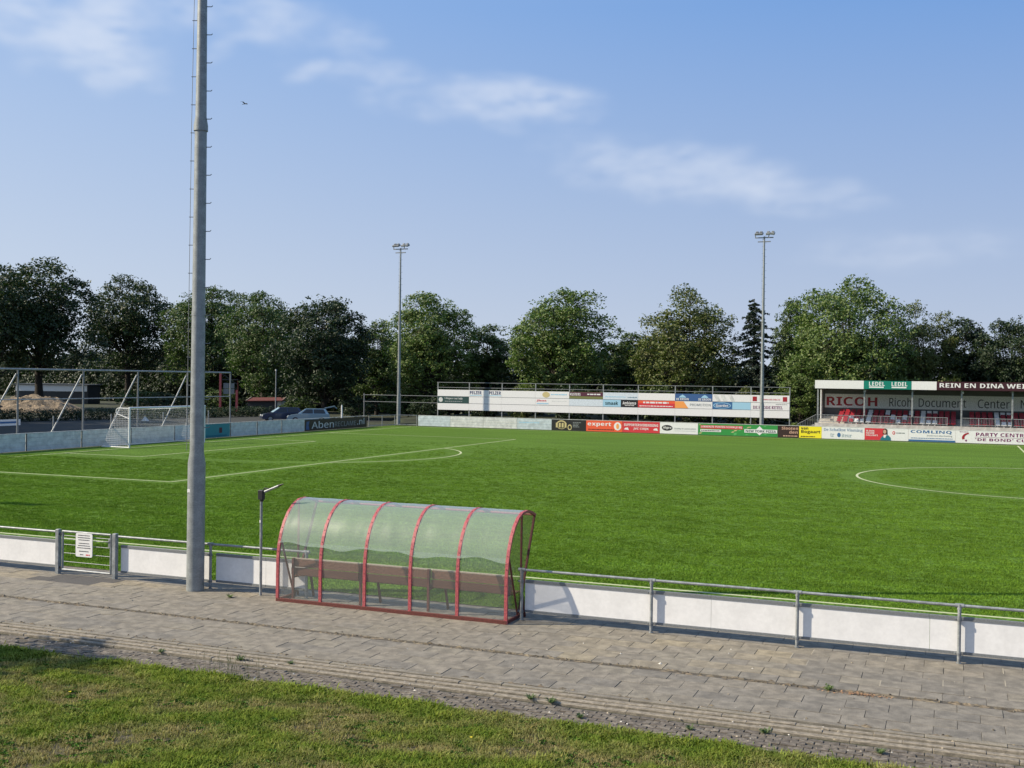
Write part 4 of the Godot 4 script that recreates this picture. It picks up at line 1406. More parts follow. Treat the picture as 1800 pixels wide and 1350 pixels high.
func build_terrace() -> void:
	rng.seed = 31
	# grass bank behind the far boards
	var b := MB.new()
	var zs := [-37.0, -39.8, -44.0, -120.0]
	var ys := [-0.02, 0.55, 0.62, 0.62]
	for k in 3:
		b.quad(Vector3(-4, ys[k], zs[k]), Vector3(36.0, ys[k], zs[k]), Vector3(36.0, ys[k + 1], zs[k + 1]), Vector3(-4, ys[k + 1], zs[k + 1]))
	b.tri(Vector3(-4, -0.02, -37.0), Vector3(-4, 0.55, -39.8), Vector3(-4, -0.02, -39.8))
	structure("terrace_bank", b.mesh(), M.ground)
	var fr := thing("board_rack", "grey steel frame of posts and rails carrying the terrace boards", "rack", Vector3(-0.13, 0.5, -41.0))
	for x in TX:
		box_part("post", Vector3(x + 0.13, 1.85, 0), Vector3(0.09, 3.8, 0.08), M.galv, fr)
	for y in [3.72, 3.22]:
		tube_part("rail", Vector3(-0.1, y, 0.02), Vector3(34.5, y, 0.02), 0.028, 0.028, M.galvdark, fr, 8)
	for y in [2.33, 1.65]:
		tube_part("rail", Vector3(-8.5, y, 0.0), Vector3(34.45, y, 0.0), 0.026, 0.026, M.galvdark, fr, 8)
	for x in [-8.4, -4.2]:
		box_part("post", Vector3(x, 1.2, 0), Vector3(0.07, 2.6, 0.07), M.galvdark, fr)
	# top row
	var Z := 0.019
	var top := [
		[M.white, "plain white board at the left end of the terrace's top row"], [M.white, "white board printed twice with blue capitals, second in the terrace's top row"],
		[M.white, "plain white board right of the one with blue capitals, terrace top row"], [M.white, "white board with a round brown emblem in the terrace's top row"],
		[M.s_olive, "plum and olive board with white capitals in the terrace's top row"], [M.faintblue, "pale blue faded board in the terrace's top row"],
		[M.white, "plain white board left of the blue crown board, terrace top row"], [M.s_blue, "blue board with two white crown emblems in the terrace's top row"],
		[M.white, "white board with grey slanted shapes in the terrace's top row"], [M.white, "white board with two red squares at the right end of the terrace's top row"]]
	for k in 10:
		var o := terrace_board(TX[k], TX[k + 1], 0, top[k][0], top[k][1])
		match k:
			1:
				for x in [0.72, 2.78]:
					lettering(o, "PELZER", x, 0.40, 0.32, 1.25, Z, M.s_navy, true, true)
					patch(o, "blue_underline", x - 0.65, x + 0.65, 0.10, 0.17, Z, M.s_lightblue)
			3:
				disc(o, "round_emblem", 1.1, 0.33, 0.38, 0.28, Z, M.s_gold)
				word_bars(o, 1.6, 3.2, 0.36, 0.12, Z, M.s_lightblue)
			4:
				patch(o, "plum_field", 0.0, 3.33, 0.25, 0.63, Z, M.s_plum)
				lettering(o, "KUSTERS", 0.6, 0.42, 0.24, 1.05, 0.024, M.white)
				word_bars(o, 1.8, 3.15, 0.44, 0.13, 0.026, M.white)
			5:
				word_bars(o, 0.2, 2.2, 0.25, 0.10, Z, M.s_lightblue)
				word_bars(o, 2.4, 3.3, 0.22, 0.10, Z, M.s_greyblue)
			7:
				for x in [0.7, 2.75]:
					lettering(o, "DE KROON", x, 0.16, 0.20, 1.15, Z, M.white, true)
					poly_part(o, "crown_emblem", [Vector2(x - 0.35, 0.30), Vector2(x + 0.35, 0.30), Vector2(x + 0.22, 0.44), Vector2(x, 0.58), Vector2(x - 0.22, 0.44)], Z, M.s_lightblue)
			8:
				for x in [0.4, 1.0, 1.7]:
					poly_part(o, "slanted_shape", [Vector2(x, 0.05), Vector2(x + 0.35, 0.05), Vector2(x + 0.05, 0.6), Vector2(x - 0.3, 0.6)], Z, M.agedwhite)
			9:
				for x in [0.35, 3.0]:
					patch(o, "red_square", x - 0.19, x + 0.19, 0.10, 0.52, Z, M.s_crimson)
				lettering(o, "www.nbb-mbs.nl", 1.8, 0.28, 0.15, 1.5, Z, M.s_red, false)
	# middle row
	var mid := [
		[0, 3.3, M.s_darkgreen, "dark green board with white print at the left of the terrace's middle row"], [3.3, 6.8, M.white, "plain white board right of the dark green one, terrace middle row"],
		[6.8, 10.3, M.white, "plain white board left of the red and black print, terrace middle row"], [10.3, 13.75, M.white, "white board with red and black print in the terrace's middle row"],
		[13.75, 17.1, M.faintblue, "pale grey blue board left of the light blue one, terrace middle row"], [17.1, 18.85, M.s_lightblue, "light blue board reading smaak in the terrace's middle row"],
		[18.85, 20.5, M.black, "black board with white script in the terrace's middle row"], [20.5, 24.0, M.s_orange, "orange red board with white print in the terrace's middle row"],
		[24.0, 27.45, M.white, "white board with an orange left end in the terrace's middle row"], [27.45, 29.25, M.s_midblue, "blue board with a pale oval in the terrace's middle row"],
		[29.25, 30.9, M.s_lightblue, "plain light blue board right of the oval one, terrace middle row"], [30.9, 34.3, M.white, "white board with purple capitals at the terrace's middle row end"]]
	for k in mid.size():
		var q: Array = mid[k]
		var xa: float = q[0] if k > 0 else -0.13
		var o := terrace_board(xa, q[1], 1, q[2], q[3])
		match k:
			0:
				disc(o, "round_emblem", 0.35, 0.33, 0.22, 0.24, Z, M.agedwhite)
				lettering(o, "'t Wapen van Cuijk", 1.75, 0.45, 0.22, 2.0, Z, M.agedwhite, true, false, true)
				word_bars(o, 0.8, 2.7, 0.17, 0.10, Z, M.s_grey)
			3:
				lettering(o, "Jilesen", 0.62, 0.42, 0.24, 1.0, Z, M.s_red)
				patch(o, "blue_underline", 0.15, 1.35, 0.10, 0.2, Z, M.s_lightblue)
				word_bars(o, 1.7, 3.2, 0.40, 0.08, Z, M.agedwhite)
			5:
				lettering(o, "smaak", 0.85, 0.34, 0.34, 1.25, Z, M.s_darkgreen)
			6:
				lettering(o, "Ambiance", 0.82, 0.38, 0.28, 1.3, Z, M.white, true, true)
				word_bars(o, 0.4, 1.3, 0.14, 0.06, Z, M.white)
			7:
				patch(o, "red_field", 0.0, 3.48, 0.0, 0.40, Z, M.s_red)
				word_bars(o, 0.5, 2.9, 0.46, 0.16, 0.024, M.white)
				word_bars(o, 0.15, 3.3, 0.14, 0.09, 0.024, M.white)
			8:
				poly_part(o, "orange_field", [Vector2(0.0, 0.01), Vector2(1.25, 0.01), Vector2(0.8, 0.63), Vector2(0.0, 0.63)], Z, M.s_orange2)
				lettering(o, "PROMOTION", 2.35, 0.34, 0.22, 1.9, Z, M.s_grey, false)
			9:
				disc(o, "pale_oval", 0.88, 0.33, 0.80, 0.27, Z, M.s_lightblue)
				disc(o, "dark_oval", 0.88, 0.33, 0.72, 0.22, 0.026, M.s_midblue)
				lettering(o, "Gaarden", 0.88, 0.33, 0.24, 1.1, 0.030, M.white, true, true)
			11:
				lettering(o, "DE ROODE KETEL", 1.5, 0.24, 0.26, 2.6, Z, M.s_purple, true, false, true)
				word_bars(o, 2.2, 3.2, 0.52, 0.06, Z, M.s_grey)
	for k in 10:
		var lb: String = "plain white board, %s from the left in the terrace's bottom row" % ORD[k]
		terrace_board(TX[k], TX[k + 1], 2, M.white, lb)

func build_goal_boards() -> void:
	rng.seed = 12
	# boards behind the goal face the pitch (+x)
	var spans := [
		[12.6, 9.3, "g"], [9.3, 4.85, "g"], [4.85, 0.4, "g"], [0.4, -4.0, "g"], [-4.0, -7.5, "b"],
		[-7.5, -10.45, "teal"], [-10.45, -13.9, "g"], [-13.9, -17.3, "g"], [-17.3, -20.75, "g"], [-20.75, -31.35, "black"]]
	var n := 0
	for s in spans:
		var w: float = s[0] - s[1]
		var label := "grey blue plank board behind the goal, %s from the left of the line" % ORD[mini(n, 11)]
		var m: Material = M.goalboard
		if s[2] == "teal":
			label = "teal board with a small dark emblem right of the goal"
			m = M.teal
		elif s[2] == "black":
			label = "long black board reading AbenReclame in the pitch corner"
			m = M.black
		elif s[2] == "b":
			label = "slightly bluer board behind the goal's right post"
			m = M.paleblue
		var o := thing("goal_side_board", label, "board", Vector3(-2.8, 0, s[0]), "boards behind the goal")
		o.rotation.y = PI / 2
		n += 1
		if s[2] == "black":
			box_part("panel", Vector3(w / 2, 0.50, 0), Vector3(w - 0.02, 0.94, 0.05), m, o)
			lettering(o, "Aben", 2.9, 0.50, 0.62, 3.6, 0.028, M.agedwhite, false)
			lettering(o, "RECLAME", 6.75, 0.46, 0.42, 3.7, 0.028, M.s_grey, false)
			lettering(o, ".nl", 9.45, 0.58, 0.58, 1.3, 0.028, M.agedwhite, false)
			poly_part(o, "blue_emblem", [Vector2(0.2, 0.15), Vector2(0.75, 0.12), Vector2(0.6, 0.50), Vector2(0.75, 0.85), Vector2(0.3, 0.8)], 0.028, M.s_blue)
		elif s[2] == "teal":
			box_part("panel", Vector3(w / 2, 0.53, 0), Vector3(w - 0.02, 1.0, 0.05), m, o)
			patch(o, "lower_field", 0.02, w - 0.4, 0.06, 0.22, 0.028, M.s_tealcloth)
			patch(o, "dark_emblem", w * 0.55, w * 0.55 + 0.35, 0.35, 0.75, 0.028, M.s_plum)
		else:
			for k in 4:
				box_part("plank", Vector3(w / 2, 0.15 + k * 0.255, 0), Vector3(w - 0.02, 0.248, 0.05), m, o, 0.008)
			box_part("end_batten", Vector3(0.05, 0.54, 0.035), Vector3(0.06, 1.03, 0.03), M.dark, o)
		box_part("top_trim", Vector3(w / 2, 1.06, -0.01), Vector3(w, 0.03, 0.09), M.agedwhite, o)
		box_part("stake", Vector3(w * 0.5, 0.5, -0.07), Vector3(0.06, 1.04, 0.06), M.galvdark, o)
	# corner railing between the two rows of boards
	var o := thing("corner_railing", "low pale tube railing in the far left corner of the pitch", "railing", Vector3(-2.7, 0, -31.6))
	var pts := [Vector3(0, 0, 0), Vector3(0.2, 0, -2.2), Vector3(0.5, 0, -4.2), Vector3(2.6, 0, -4.7)]
	for k in 4:
		tube_part("post", pts[k], pts[k] + Vector3(0, 1.05, 0), 0.035, 0.035, M.galv, o)
	for k in 3:
		tube_part("rail", pts[k] + Vector3(0, 1.03, 0), pts[k + 1] + Vector3(0, 1.03, 0), 0.028, 0.028, M.galv, o)
		tube_part("rail", pts[k] + Vector3(0, 0.12, 0), pts[k + 1] + Vector3(0, 0.12, 0), 0.028, 0.028, M.galv, o)

func build_ball_fence() -> void:
	# tall ball-stop frame behind the goal boards
	var o := thing("ball_stop_fence", "tall grey steel ball stop frame with slanted struts behind the goal", "fence", Vector3(-6, 0, 13.0))
	var zs := [12.4, 6.8, 1.25, -4.05, -9.5, -14.85]
	for k in zs.size():
		var z: float = zs[k] - 13.0
		tube_part("post", Vector3(0, 0, z), Vector3(0, 4.86, z), 0.065, 0.06, M.galvdark, o)
		if k < 5:
			tube_part("strut", Vector3(-0.4, 0, z + 2.9), Vector3(-0.06, 4.55, z + 0.08), 0.05, 0.05, M.galv, o)
		tube_part("short_post", Vector3(-0.5, 0, z + 2.1), Vector3(-0.5, 1.85, z + 2.1), 0.045, 0.045, M.galv, o)
	tube_part("top_rail", Vector3(0, 4.84, -0.6), Vector3(0, 4.84, -27.85), 0.06, 0.06, M.galv, o)
	tube_part("middle_rail", Vector3(0, 2.95, -0.6), Vector3(0, 2.95, -27.85), 0.035, 0.035, M.galv, o)
	var s := thing("small_sign", "small white sign with blue print at the left edge behind the goal", "sign", Vector3(-11.1, 0, 2.9))
	var q := MB.new()
	q.box(Vector3(0, 1.26, 0), Vector3(0.03, 0.42, 2.6))
	part("panel", q.mesh(), M.white, s)
	for z in [-1.1, 1.1]:
		tube_part("stake", Vector3(-0.04, 0, z), Vector3(-0.04, 1.2, z), 0.03, 0.03, M.galvdark, s)
	var st := MB.new()
	st.box(Vector3(0.02, 1.27, 0.0), Vector3(0.006, 0.13, 2.2))
	part("print", st.mesh(), M.s_midblue, s)

# ------------------------------------------------------------------ grandstand
func build_stand() -> void:
	rng.seed = 44
	var o := thing("grandstand", "covered grandstand with dark red and white seats behind the far boards", "grandstand", Vector3(36.7, 0, -39.0))
	var W := 36.0
	# base wall and floors (local: x from 0, z towards the back is negative)
	box_part("front_wall", Vector3(W / 2, 0.62, -0.1), Vector3(W, 1.24, 0.2), M.concrete, o)
	box_part("front_walkway", Vector3(W / 2, 0.475, -0.75), Vector3(W, 0.95, 1.1), M.concrete, o)
	for r in 5:
		var y := 0.98 + 0.18 * r
		box_part("step", Vector3(W / 2, y / 2, -1.675 - 0.75 * r), Vector3(W, y, 0.75), M.concrete, o)
	box_part("back_wall", Vector3(W / 2, 2.15, -5.15), Vector3(W, 4.3, 0.12), M.roofdark, o)
	box_part("name_panel", Vector3(W / 2 + 0.15, 3.10, -5.06), Vector3(W - 0.3, 1.24, 0.05), M.standwall, o)
	box_part("side_wall", Vector3(0.06, 2.6, -4.5), Vector3(0.1, 3.4, 1.15), M.standwall, o)
	var rf := MB.new()
	rf.bar(Vector3(W / 2, 4.42, 0.1), Vector3(W / 2, 4.30, -5.5), W + 0.2, 0.14)
	part("roof", rf.mesh(), M.roofdark, o)
	for k in 10:
		var x := 0.22 + k * 3.82
		if x < W:
			box_part("column", Vector3(x, 2.65, -0.25), Vector3(0.13, 3.4, 0.13), M.galv, o, 0.01)
			var bm := MB.new()
			bm.bar(Vector3(x, 4.22, -0.2), Vector3(x, 4.12, -5.05), 0.1, 0.16)
			part("roof_beam", bm.mesh(), M.galvdark, o)
	# fascia boards
	var fas := [[0.0, 4.0, M.white], [4.0, 7.8, M.s_bluegreen], [7.8, 9.75, M.white], [9.75, W + 0.1, M.s_maroon]]
	for f in fas:
		var fb := box_part("fascia_board", Vector3((f[0] + f[1]) / 2, 4.56, 0.17), Vector3(f[1] - f[0] - 0.01, 0.70, 0.06), f[2], o)
		if f[2] == M.s_bluegreen:
			for x in [-0.85, 0.95]:
				lettering(fb, "LEDEL", x, 0.10, 0.34, 1.25, 0.035, M.white, true, true)
				patch(fb, "underline", x - 0.62, x + 0.55, -0.24, -0.13, 0.035, M.white)
		if f[2] == M.s_maroon:
			lettering(fb, "REIN EN DINA WEIJERS", -9.0, 0.0, 0.46, 7.9, 0.035, M.white, true, true)
	# name on the back wall
	lettering(o, "RICOH", 2.62, 3.06, 0.78, 4.35, -5.03, M.s_crimson)
	lettering(o, "Ricoh", 6.72, 3.08, 0.78, 1.85, -5.03, M.dark, false)
	lettering(o, "Document", 10.15, 3.06, 0.74, 3.85, -5.03, M.dark, false)
	lettering(o, "Center", 14.25, 3.06, 0.74, 2.5, -5.03, M.dark, false)
	lettering(o, "Nijmegen", 18.1, 2.99, 0.95, 3.5, -5.03, M.dark, false)
	# seats
	var sm := MB.new()
	var pr := [Vector2(0.22, 0.40), Vector2(0.18, 0.43), Vector2(-0.10, 0.39), Vector2(-0.17, 0.42), Vector2(-0.22, 0.60), Vector2(-0.25, 0.66)]
	for j in pr.size() - 1:
		var a: Vector2 = pr[j]
		var b: Vector2 = pr[j + 1]
		var wa := 0.195 if j != 0 else 0.17
		var wb := 0.195 if j < 3 else 0.16
		sm.quad(Vector3(-wa, a.y, a.x), Vector3(wa, a.y, a.x), Vector3(wb, b.y, b.x), Vector3(-wb, b.y, b.x))
		sm.quad(Vector3(wa, a.y - 0.03, a.x - 0.01), Vector3(-wa, a.y - 0.03, a.x - 0.01), Vector3(-wb, b.y - 0.03, b.x - 0.03), Vector3(wb, b.y - 0.03, b.x - 0.03))
		sm.quad(Vector3(wa, a.y - 0.03, a.x - 0.01), Vector3(wb, b.y - 0.03, b.x - 0.03), Vector3(wb, b.y, b.x), Vector3(wa, a.y, a.x))
		sm.quad(Vector3(-wa, a.y, a.x), Vector3(-wb, b.y, b.x), Vector3(-wb, b.y - 0.03, b.x - 0.03), Vector3(-wa, a.y - 0.03, a.x - 0.01))
	sm.box(Vector3(0, 0.2, 0.0), Vector3(0.06, 0.38, 0.06))
	var seat := sm.mesh()
	var whites := {}
	for r in 5:
		whites["5,%d" % r] = 1
		whites["14,%d" % r] = 1
		whites["26,%d" % r] = 1
	for q in ["3,0", "4,0", "2,1", "8,4", "8,3", "9,2", "9,1", "10,0", "11,2", "11,1", "12,4", "12,3", "15,4", "16,4", "15,0", "16,0", "27,4", "28,4", "27,0", "28,0"]:
		whites[q] = 1
	for r in 5:
		for k in 40:
			if k in [20, 21]:
				continue
			var x := 1.85 + k * 0.485
			var white := whites.has("%d,%d" % [k, r])
			part("seat", seat, M.seatwhite if white else M.seatred, o, Vector3(x, 0.98 + 0.18 * r, -1.55 - 0.75 * r))
	# front railing
	for k in 10:
		var xa := 0.25 + k * 3.82
		var xb := minf(xa + 3.82, W)
		if k == 2:
			xb = xa + 2.7
		if xa > W:
			continue
		var rl := MB.new()
		rl.tube(Vector3(xa, 1.93, -0.12), Vector3(xb, 1.93, -0.12), 0.025, 0.025, 8)
		rl.tube(Vector3(xa, 1.36, -0.12), Vector3(xb, 1.36, -0.12), 0.02, 0.02, 8)
		for j in 4:
			var x := lerpf(xa, xb, j / 3.0)
			rl.box(Vector3(x, 1.62, -0.12), Vector3(0.06, 0.66, 0.05))
		part("railing_frame", rl.mesh(), M.galv, o)
		var bl := MB.new()
		var cnt := int((xb - xa) / 0.12)
		for j in cnt:
			bl.box(Vector3(xa + 0.06 + j * 0.12, 1.64, -0.12), Vector3(0.016, 0.56, 0.016))
		part("balusters", bl.mesh(), M.galv, o)
	var er := MB.new()
	er.tube(Vector3(-1.5, 1.05, -0.15), Vector3(0.1, 1.95, -0.15), 0.025, 0.025, 8)
	er.tube(Vector3(-1.5, 0.2, -0.15), Vector3(0.1, 1.1, -0.15), 0.02, 0.02, 8)
	for j in 12:
		var t := j / 11.0
		er.box(Vector3(lerpf(-1.48, 0.08, t), lerpf(0.62, 1.5, t), -0.15), Vector3(0.025, 0.84, 0.025))
	part("stair_railing", er.mesh(), M.galvdark, o)
	for k in 5:
		box_part("stair_step", Vector3(-0.15 - k * 0.28, (1.05 - k * 0.2) / 2, -0.75), Vector3(0.28, 1.05 - k * 0.2, 1.1), M.concrete, o)
	for x in [4.05, 11.75]:
		var lp := MB.new()
		lp.tube(Vector3(x, 4.1, -0.3), Vector3(x, 3.95, -0.25), 0.09, 0.11, 12)
		part("roof_lamp", lp.mesh(), M.agedwhite, o)

# ------------------------------------------------------------------ trees
func rdir() -> Vector3:
	var z := rng.randf_range(-1, 1)
	var a := rng.randf() * TAU
	var r := sqrt(1.0 - z * z)
	return Vector3(r * cos(a), z, r * sin(a))

func leaf_cluster(b: MB, p: Vector3, rad: float, count: int, leaf: float, core: Vector3) -> void:
	var tone := rng.randf_range(0.75, 1.25)
	for k in count:
		var d := rdir() * pow(rng.randf(), 0.45) * rad
		d.y *= 0.75
		var q := p + d
		var nn := (rdir() * 1.0 + (q - core).normalized() * 0.55 + Vector3(0, 0.45, 0)).normalized()
		var u := nn.cross(rdir()).normalized()
		var w := nn.cross(u)
		var l := leaf * rng.randf_range(0.65, 1.35)
		var s := tone * rng.randf_range(0.75, 1.25)
		b.tint = Color(s * rng.randf_range(0.85, 1.2), s, s * rng.randf_range(0.8, 1.1))
		b.quad_n(q - u * l * 0.55, q - w * l * 0.30, q + u * l * 0.55, q + w * l * 0.30, nn, nn, nn, nn)

func broadleaf(sd: int, H: float, cb: float, R: float, lobes: int, leaves: int, leaf: float, open: float) -> Array:
	rng.seed = sd
	var cr := MB.new()
	var wood := MB.new()
	var ry := (H - cb) * 0.5
	var core := Vector3(0, cb + ry, 0)
	var lean := Vector3(rng.randf_range(-0.3, 0.3), 0, rng.randf_range(-0.3, 0.3))
	wood.path([Vector3(0, -0.3, 0), lean * 0.3 + Vector3(0, cb * 0.6 + 0.5, 0), lean + Vector3(0, cb + ry * 0.6, 0), lean + Vector3(0, cb + ry * 1.45, 0)], R * 0.085, R * 0.012, 9)
	var per := leaves / float(lobes + lobes / 3)
	for k in lobes + lobes / 3:
		var inner := k >= lobes
		var yy := 1.0 - 2.0 * (k + 0.5) / lobes if not inner else rng.randf_range(-0.7, 0.6)
		var a := k * 2.39996 + rng.randf_range(-0.4, 0.4)
		var rr := sqrt(maxf(0.0, 1.0 - yy * yy))
		# fuller below the middle, rounded top
		var f := rng.randf_range(0.52, 0.96) if not inner else rng.randf_range(0.1, 0.45)
		var prof := 1.0 if yy < 0.0 else 1.0 - 0.12 * yy
		var p := core + Vector3(cos(a) * rr * R * prof, yy * ry * 0.96, sin(a) * rr * R * prof) * Vector3(f, f + 0.06, f)
		var lr := R * rng.randf_range(0.20, 0.40)
		# limb
		var t := clampf((p.y - cb) / (2.0 * ry), 0.0, 1.0) * 0.6
		var s0 := lean * 0.6 + Vector3(0, lerpf(cb * 0.75 + 0.3, cb + ry * 1.3, t), 0)
		var mid := (s0 + p) * 0.5 + Vector3(0, -0.08 * R, 0) + rdir() * 0.2
		wood.path([s0, mid, p], R * rng.randf_range(0.016, 0.028), 0.015, 5)
		var clusters := int(per / 11.0)
		for j in clusters:
			var d := rdir()
			if d.y < -0.2 and rng.randf() < 0.45:
				d.y = -d.y
			var q := p + d * lr * rng.randf_range(0.55, 1.02) * Vector3(1, 0.85, 1)
			if rng.randf() < open:
				continue
			leaf_cluster(cr, q, R * rng.randf_range(0.07, 0.13), 11, leaf, core)
			if j % 4 == 0:
				wood.tube(p, q, 0.018, 0.006, 3, false)
	# loose sprays on the outline
	for k in int(leaves / 90.0):
		var d := rdir()
		if d.y < -0.5:
			continue
		var q := core + d * Vector3(R, ry, R) * rng.randf_range(0.78, 0.95)
		leaf_cluster(cr, q, R * 0.08, 10, leaf, core)
	return [cr.mesh(true), wood.mesh()]

func conifer(sd: int, H: float, R: float) -> Array:
	rng.seed = sd
	var cr := MB.new()
	var wood := MB.new()
	wood.path([Vector3(0, -0.3, 0), Vector3(0, H * 0.5, 0), Vector3(0, H, 0)], 0.22, 0.02, 8)
	var y := 0.6
	while y < H - 0.2:
		var r := R * pow(1.0 - y / H, 0.62) * rng.randf_range(0.62, 1.2)
		var nb := 6
		var a0 := rng.randf() * TAU
		for k in nb:
			var a := a0 + TAU * k / nb + rng.randf_range(-0.25, 0.25)
			var d := Vector3(cos(a), 0, sin(a))
			var tip := Vector3(0, y - r * 0.18, 0) + d * r * rng.randf_range(0.55, 1.2)
			var jy := rng.randf_range(-0.45, 0.45)
			tip.y += jy
			var root := Vector3(0, clampf(y + 0.15 + jy, 0.3, H), 0)
			wood.tube(root, tip, 0.03, 0.008, 4, false)
			var n := int(6 + r * 9)
			for j in n:
				var t := rng.randf_range(0.2, 1.0)
				var p := root.lerp(tip, t) + Vector3(0, -0.25 * t * (1 - t), 0)
				var side := d.cross(Vector3.UP) * rng.randf_range(-0.35, 0.35) * r * (1.1 - t)
				leaf_cluster(cr, p + side, 0.17, 7, 0.17, Vector3(0, y - 1.0, 0))
		y += rng.randf_range(0.32, 0.5)
	return [cr.mesh(true), wood.mesh()]

func plant_tree(kind: Array, H0: float, R0: float, m: Material, x: float, z: float, H: float, R: float, turn: float, label: String, called := "tree", group := "trees behind the pitch", y := 0.0) -> void:
	var o := thing(called, label, "tree", Vector3(x, y, z), group)
	o.rotation.y = turn
	var s := Vector3(1.12 * R / R0, H / H0, 1.12 * R / R0)
	var c := part("crown", kind[0], m, o)
	c.scale = s
	var t := part("trunk", kind[1], M.bark, o)
	t.scale = s

func build_trees() -> void:
	var oak := broadleaf(501, 19.0, 4.2, 6.6, 36, 26000, 0.33, 0.14)
	var rnd := broadleaf(502, 14.2, 1.6, 4.6, 40, 34000, 0.225, 0.03)
	var dense := broadleaf(503, 14.0, 0.3, 4.6, 44, 34000, 0.23, 0.0)
	var wide := broadleaf(504, 13.4, 0.4, 4.6, 42, 34000, 0.21, 0.0)
	var big := broadleaf(505, 14.4, 0.2, 5.6, 50, 42000, 0.225, 0.0)
	var slim := broadleaf(506, 12.0, 0.5, 2.9, 30, 22000, 0.19, 0.0)
	var fir := conifer(507, 12.5, 4.2)
	# left group beyond the goal
	plant_tree(oak, 19.0, 6.6, M.leaf_oak, -65.5, -46.7, 18.0, 5.6, 0.4, "dark broad tree cut off by the left edge of the picture", "oak_tree")
	plant_tree(oak, 19.0, 6.6, M.leaf_oak, -65.9, -55.1, 19.6, 7.2, 2.3, "tall dark oak with a thick trunk in front of the sand heap", "oak_tree")
	plant_tree(oak, 19.0, 6.6, M.leaf_oak, -66.4, -72.8, 18.9, 6.4, 4.0, "dark open oak with sky showing through, second from the left edge", "oak_tree")
	plant_tree(rnd, 14.2, 4.6, M.leaf_mid, -51.8, -71.8, 17.6, 5.6, 0.9, "lighter green round tree directly behind the tall near mast")
	plant_tree(rnd, 14.2, 4.6, M.leaf_mid, -34.5, -61.0, 15.7, 4.6, 2.9, "mid green tree between the near mast and the darkest tree")
	plant_tree(dense, 14.0, 4.6, M.leaf_dark, -17.4, -47.8, 14.2, 5.0, 0.2, "very dark dense tree above the parked cars")
	plant_tree(slim, 12.0, 2.9, M.leaf_mid, -18.6, -62.0, 12.3, 3.2, 1.1, "smaller tree just left of the far left floodlight mast")
	# along the far side
	plant_tree(rnd, 14.2, 4.6, M.leaf_light, -6.3, -52.0, 14.3, 4.7, 4.4, "light green round tree right of the far left floodlight mast")
	plant_tree(slim, 12.0, 2.9, M.leaf_mid, -1.7, -58.0, 11.5, 3.3, 2.2, "shorter dark tree above the terrace's left end boards")
	plant_tree(rnd, 14.2, 4.6, M.leaf_light, 8.9, -52.0, 14.4, 5.0, 5.6, "tall light green tree above the middle of the terrace boards")
	plant_tree(slim, 12.0, 2.9, M.leaf_mid, 14.0, -60.0, 10.6, 3.4, 0.3, "low dark tree in the dip of the tree line above the terrace")
	plant_tree(wide, 13.4, 4.6, M.leaf_olive, 22.8, -51.0, 13.6, 5.0, 1.7, "wide olive green tree left of the dark conifer")
	plant_tree(fir, 12.5, 4.2, M.leaf_fir, 29.6, -50.0, 12.8, 4.0, 0.0, "dark blue green conifer beside the right floodlight mast", "conifer_tree")
	plant_tree(slim, 12.0, 2.9, M.leaf_mid, 32.4, -58.0, 14.1, 2.5, 3.9, "narrow tree top right of the right floodlight mast")
	plant_tree(big, 14.4, 5.6, M.leaf_big, 38.2, -52.0, 14.5, 5.6, 0.6, "largest light green tree at the left end of the grandstand")
	plant_tree(slim, 12.0, 2.9, M.leaf_big, 34.4, -46.2, 7.6, 2.1, 5.0, "ivy green column of leaves between terrace and grandstand")
	plant_tree(wide, 13.4, 4.6, M.leaf_olive, 44.8, -56.0, 12.1, 3.2, 3.0, "brownish green tree behind the grandstand, right of the largest tree")
	plant_tree(slim, 12.0, 2.9, M.leaf_dark, 48.6, -58.0, 11.9, 3.1, 4.1, "dark tree behind the grandstand left of the street lamp")
	plant_tree(dense, 14.0, 4.6, M.leaf_dark, 53.0, -56.0, 11.6, 3.6, 2.0, "dark tree behind the grandstand near the right edge")
	plant_tree(slim, 12.0, 2.9, M.leaf_mid, 57.2, -54.0, 11.4, 3.2, 0.8, "tree behind the grandstand cut by the right edge of the picture")
	plant_tree(dense, 14.0, 4.6, M.leaf_dark, 63.0, -57.0, 12.2, 4.2, 4.8, "dark tree beyond the right edge behind the grandstand")
	plant_tree(slim, 12.0, 2.9, M.leaf_dark, -26.0, -66.0, 11.6, 3.6, 3.3, "dark tree filling the gap behind the shed")
	plant_tree(slim, 12.0, 2.9, M.leaf_dark, -11.5, -60.0, 11.2, 3.2, 5.3, "dark low tree between the darkest tree and the far left mast")
	plant_tree(slim, 12.0, 2.9, M.leaf_dark, 3.4, -59.0, 11.3, 3.0, 1.9, "dark slim tree left of the tall tree above the terrace")
	plant_tree(slim, 12.0, 2.9, M.leaf_dark, 17.6, -58.5, 10.2, 2.9, 4.6, "dark slim tree left of the wide olive tree")
	# trees out of the picture whose shade is seen on the left and on the lawn
	plant_tree(oak, 19.0, 6.6, M.leaf_oak, -31.0, -4.0, 15.0, 6.0, 1.0, "shade tree beyond the left edge behind the goal, farthest of three", "oak_tree", "trees beyond the left edge")
	plant_tree(oak, 19.0, 6.6, M.leaf_oak, -30.0, 8.0, 14.0, 6.0, 3.0, "shade tree beyond the left edge behind the goal, middle of three", "oak_tree", "trees beyond the left edge")
	plant_tree(oak, 19.0, 6.6, M.leaf_oak, -45.0, -19.0, 16.0, 6.0, 5.0, "shade tree beyond the left edge near the hedge", "oak_tree", "trees beyond the left edge")
	plant_tree(dense, 14.0, 4.6, M.leaf_oak, -36.0, -11.5, 14.0, 5.0, 2.0, "shade tree beyond the left edge between hedge and goal", "tree", "trees beyond the left edge")
	plant_tree(dense, 14.0, 4.6, M.leaf_oak, -26.0, 1.0, 12.0, 4.6, 2.6, "shade tree beyond the left edge nearest to the goal", "tree", "trees beyond the left edge")
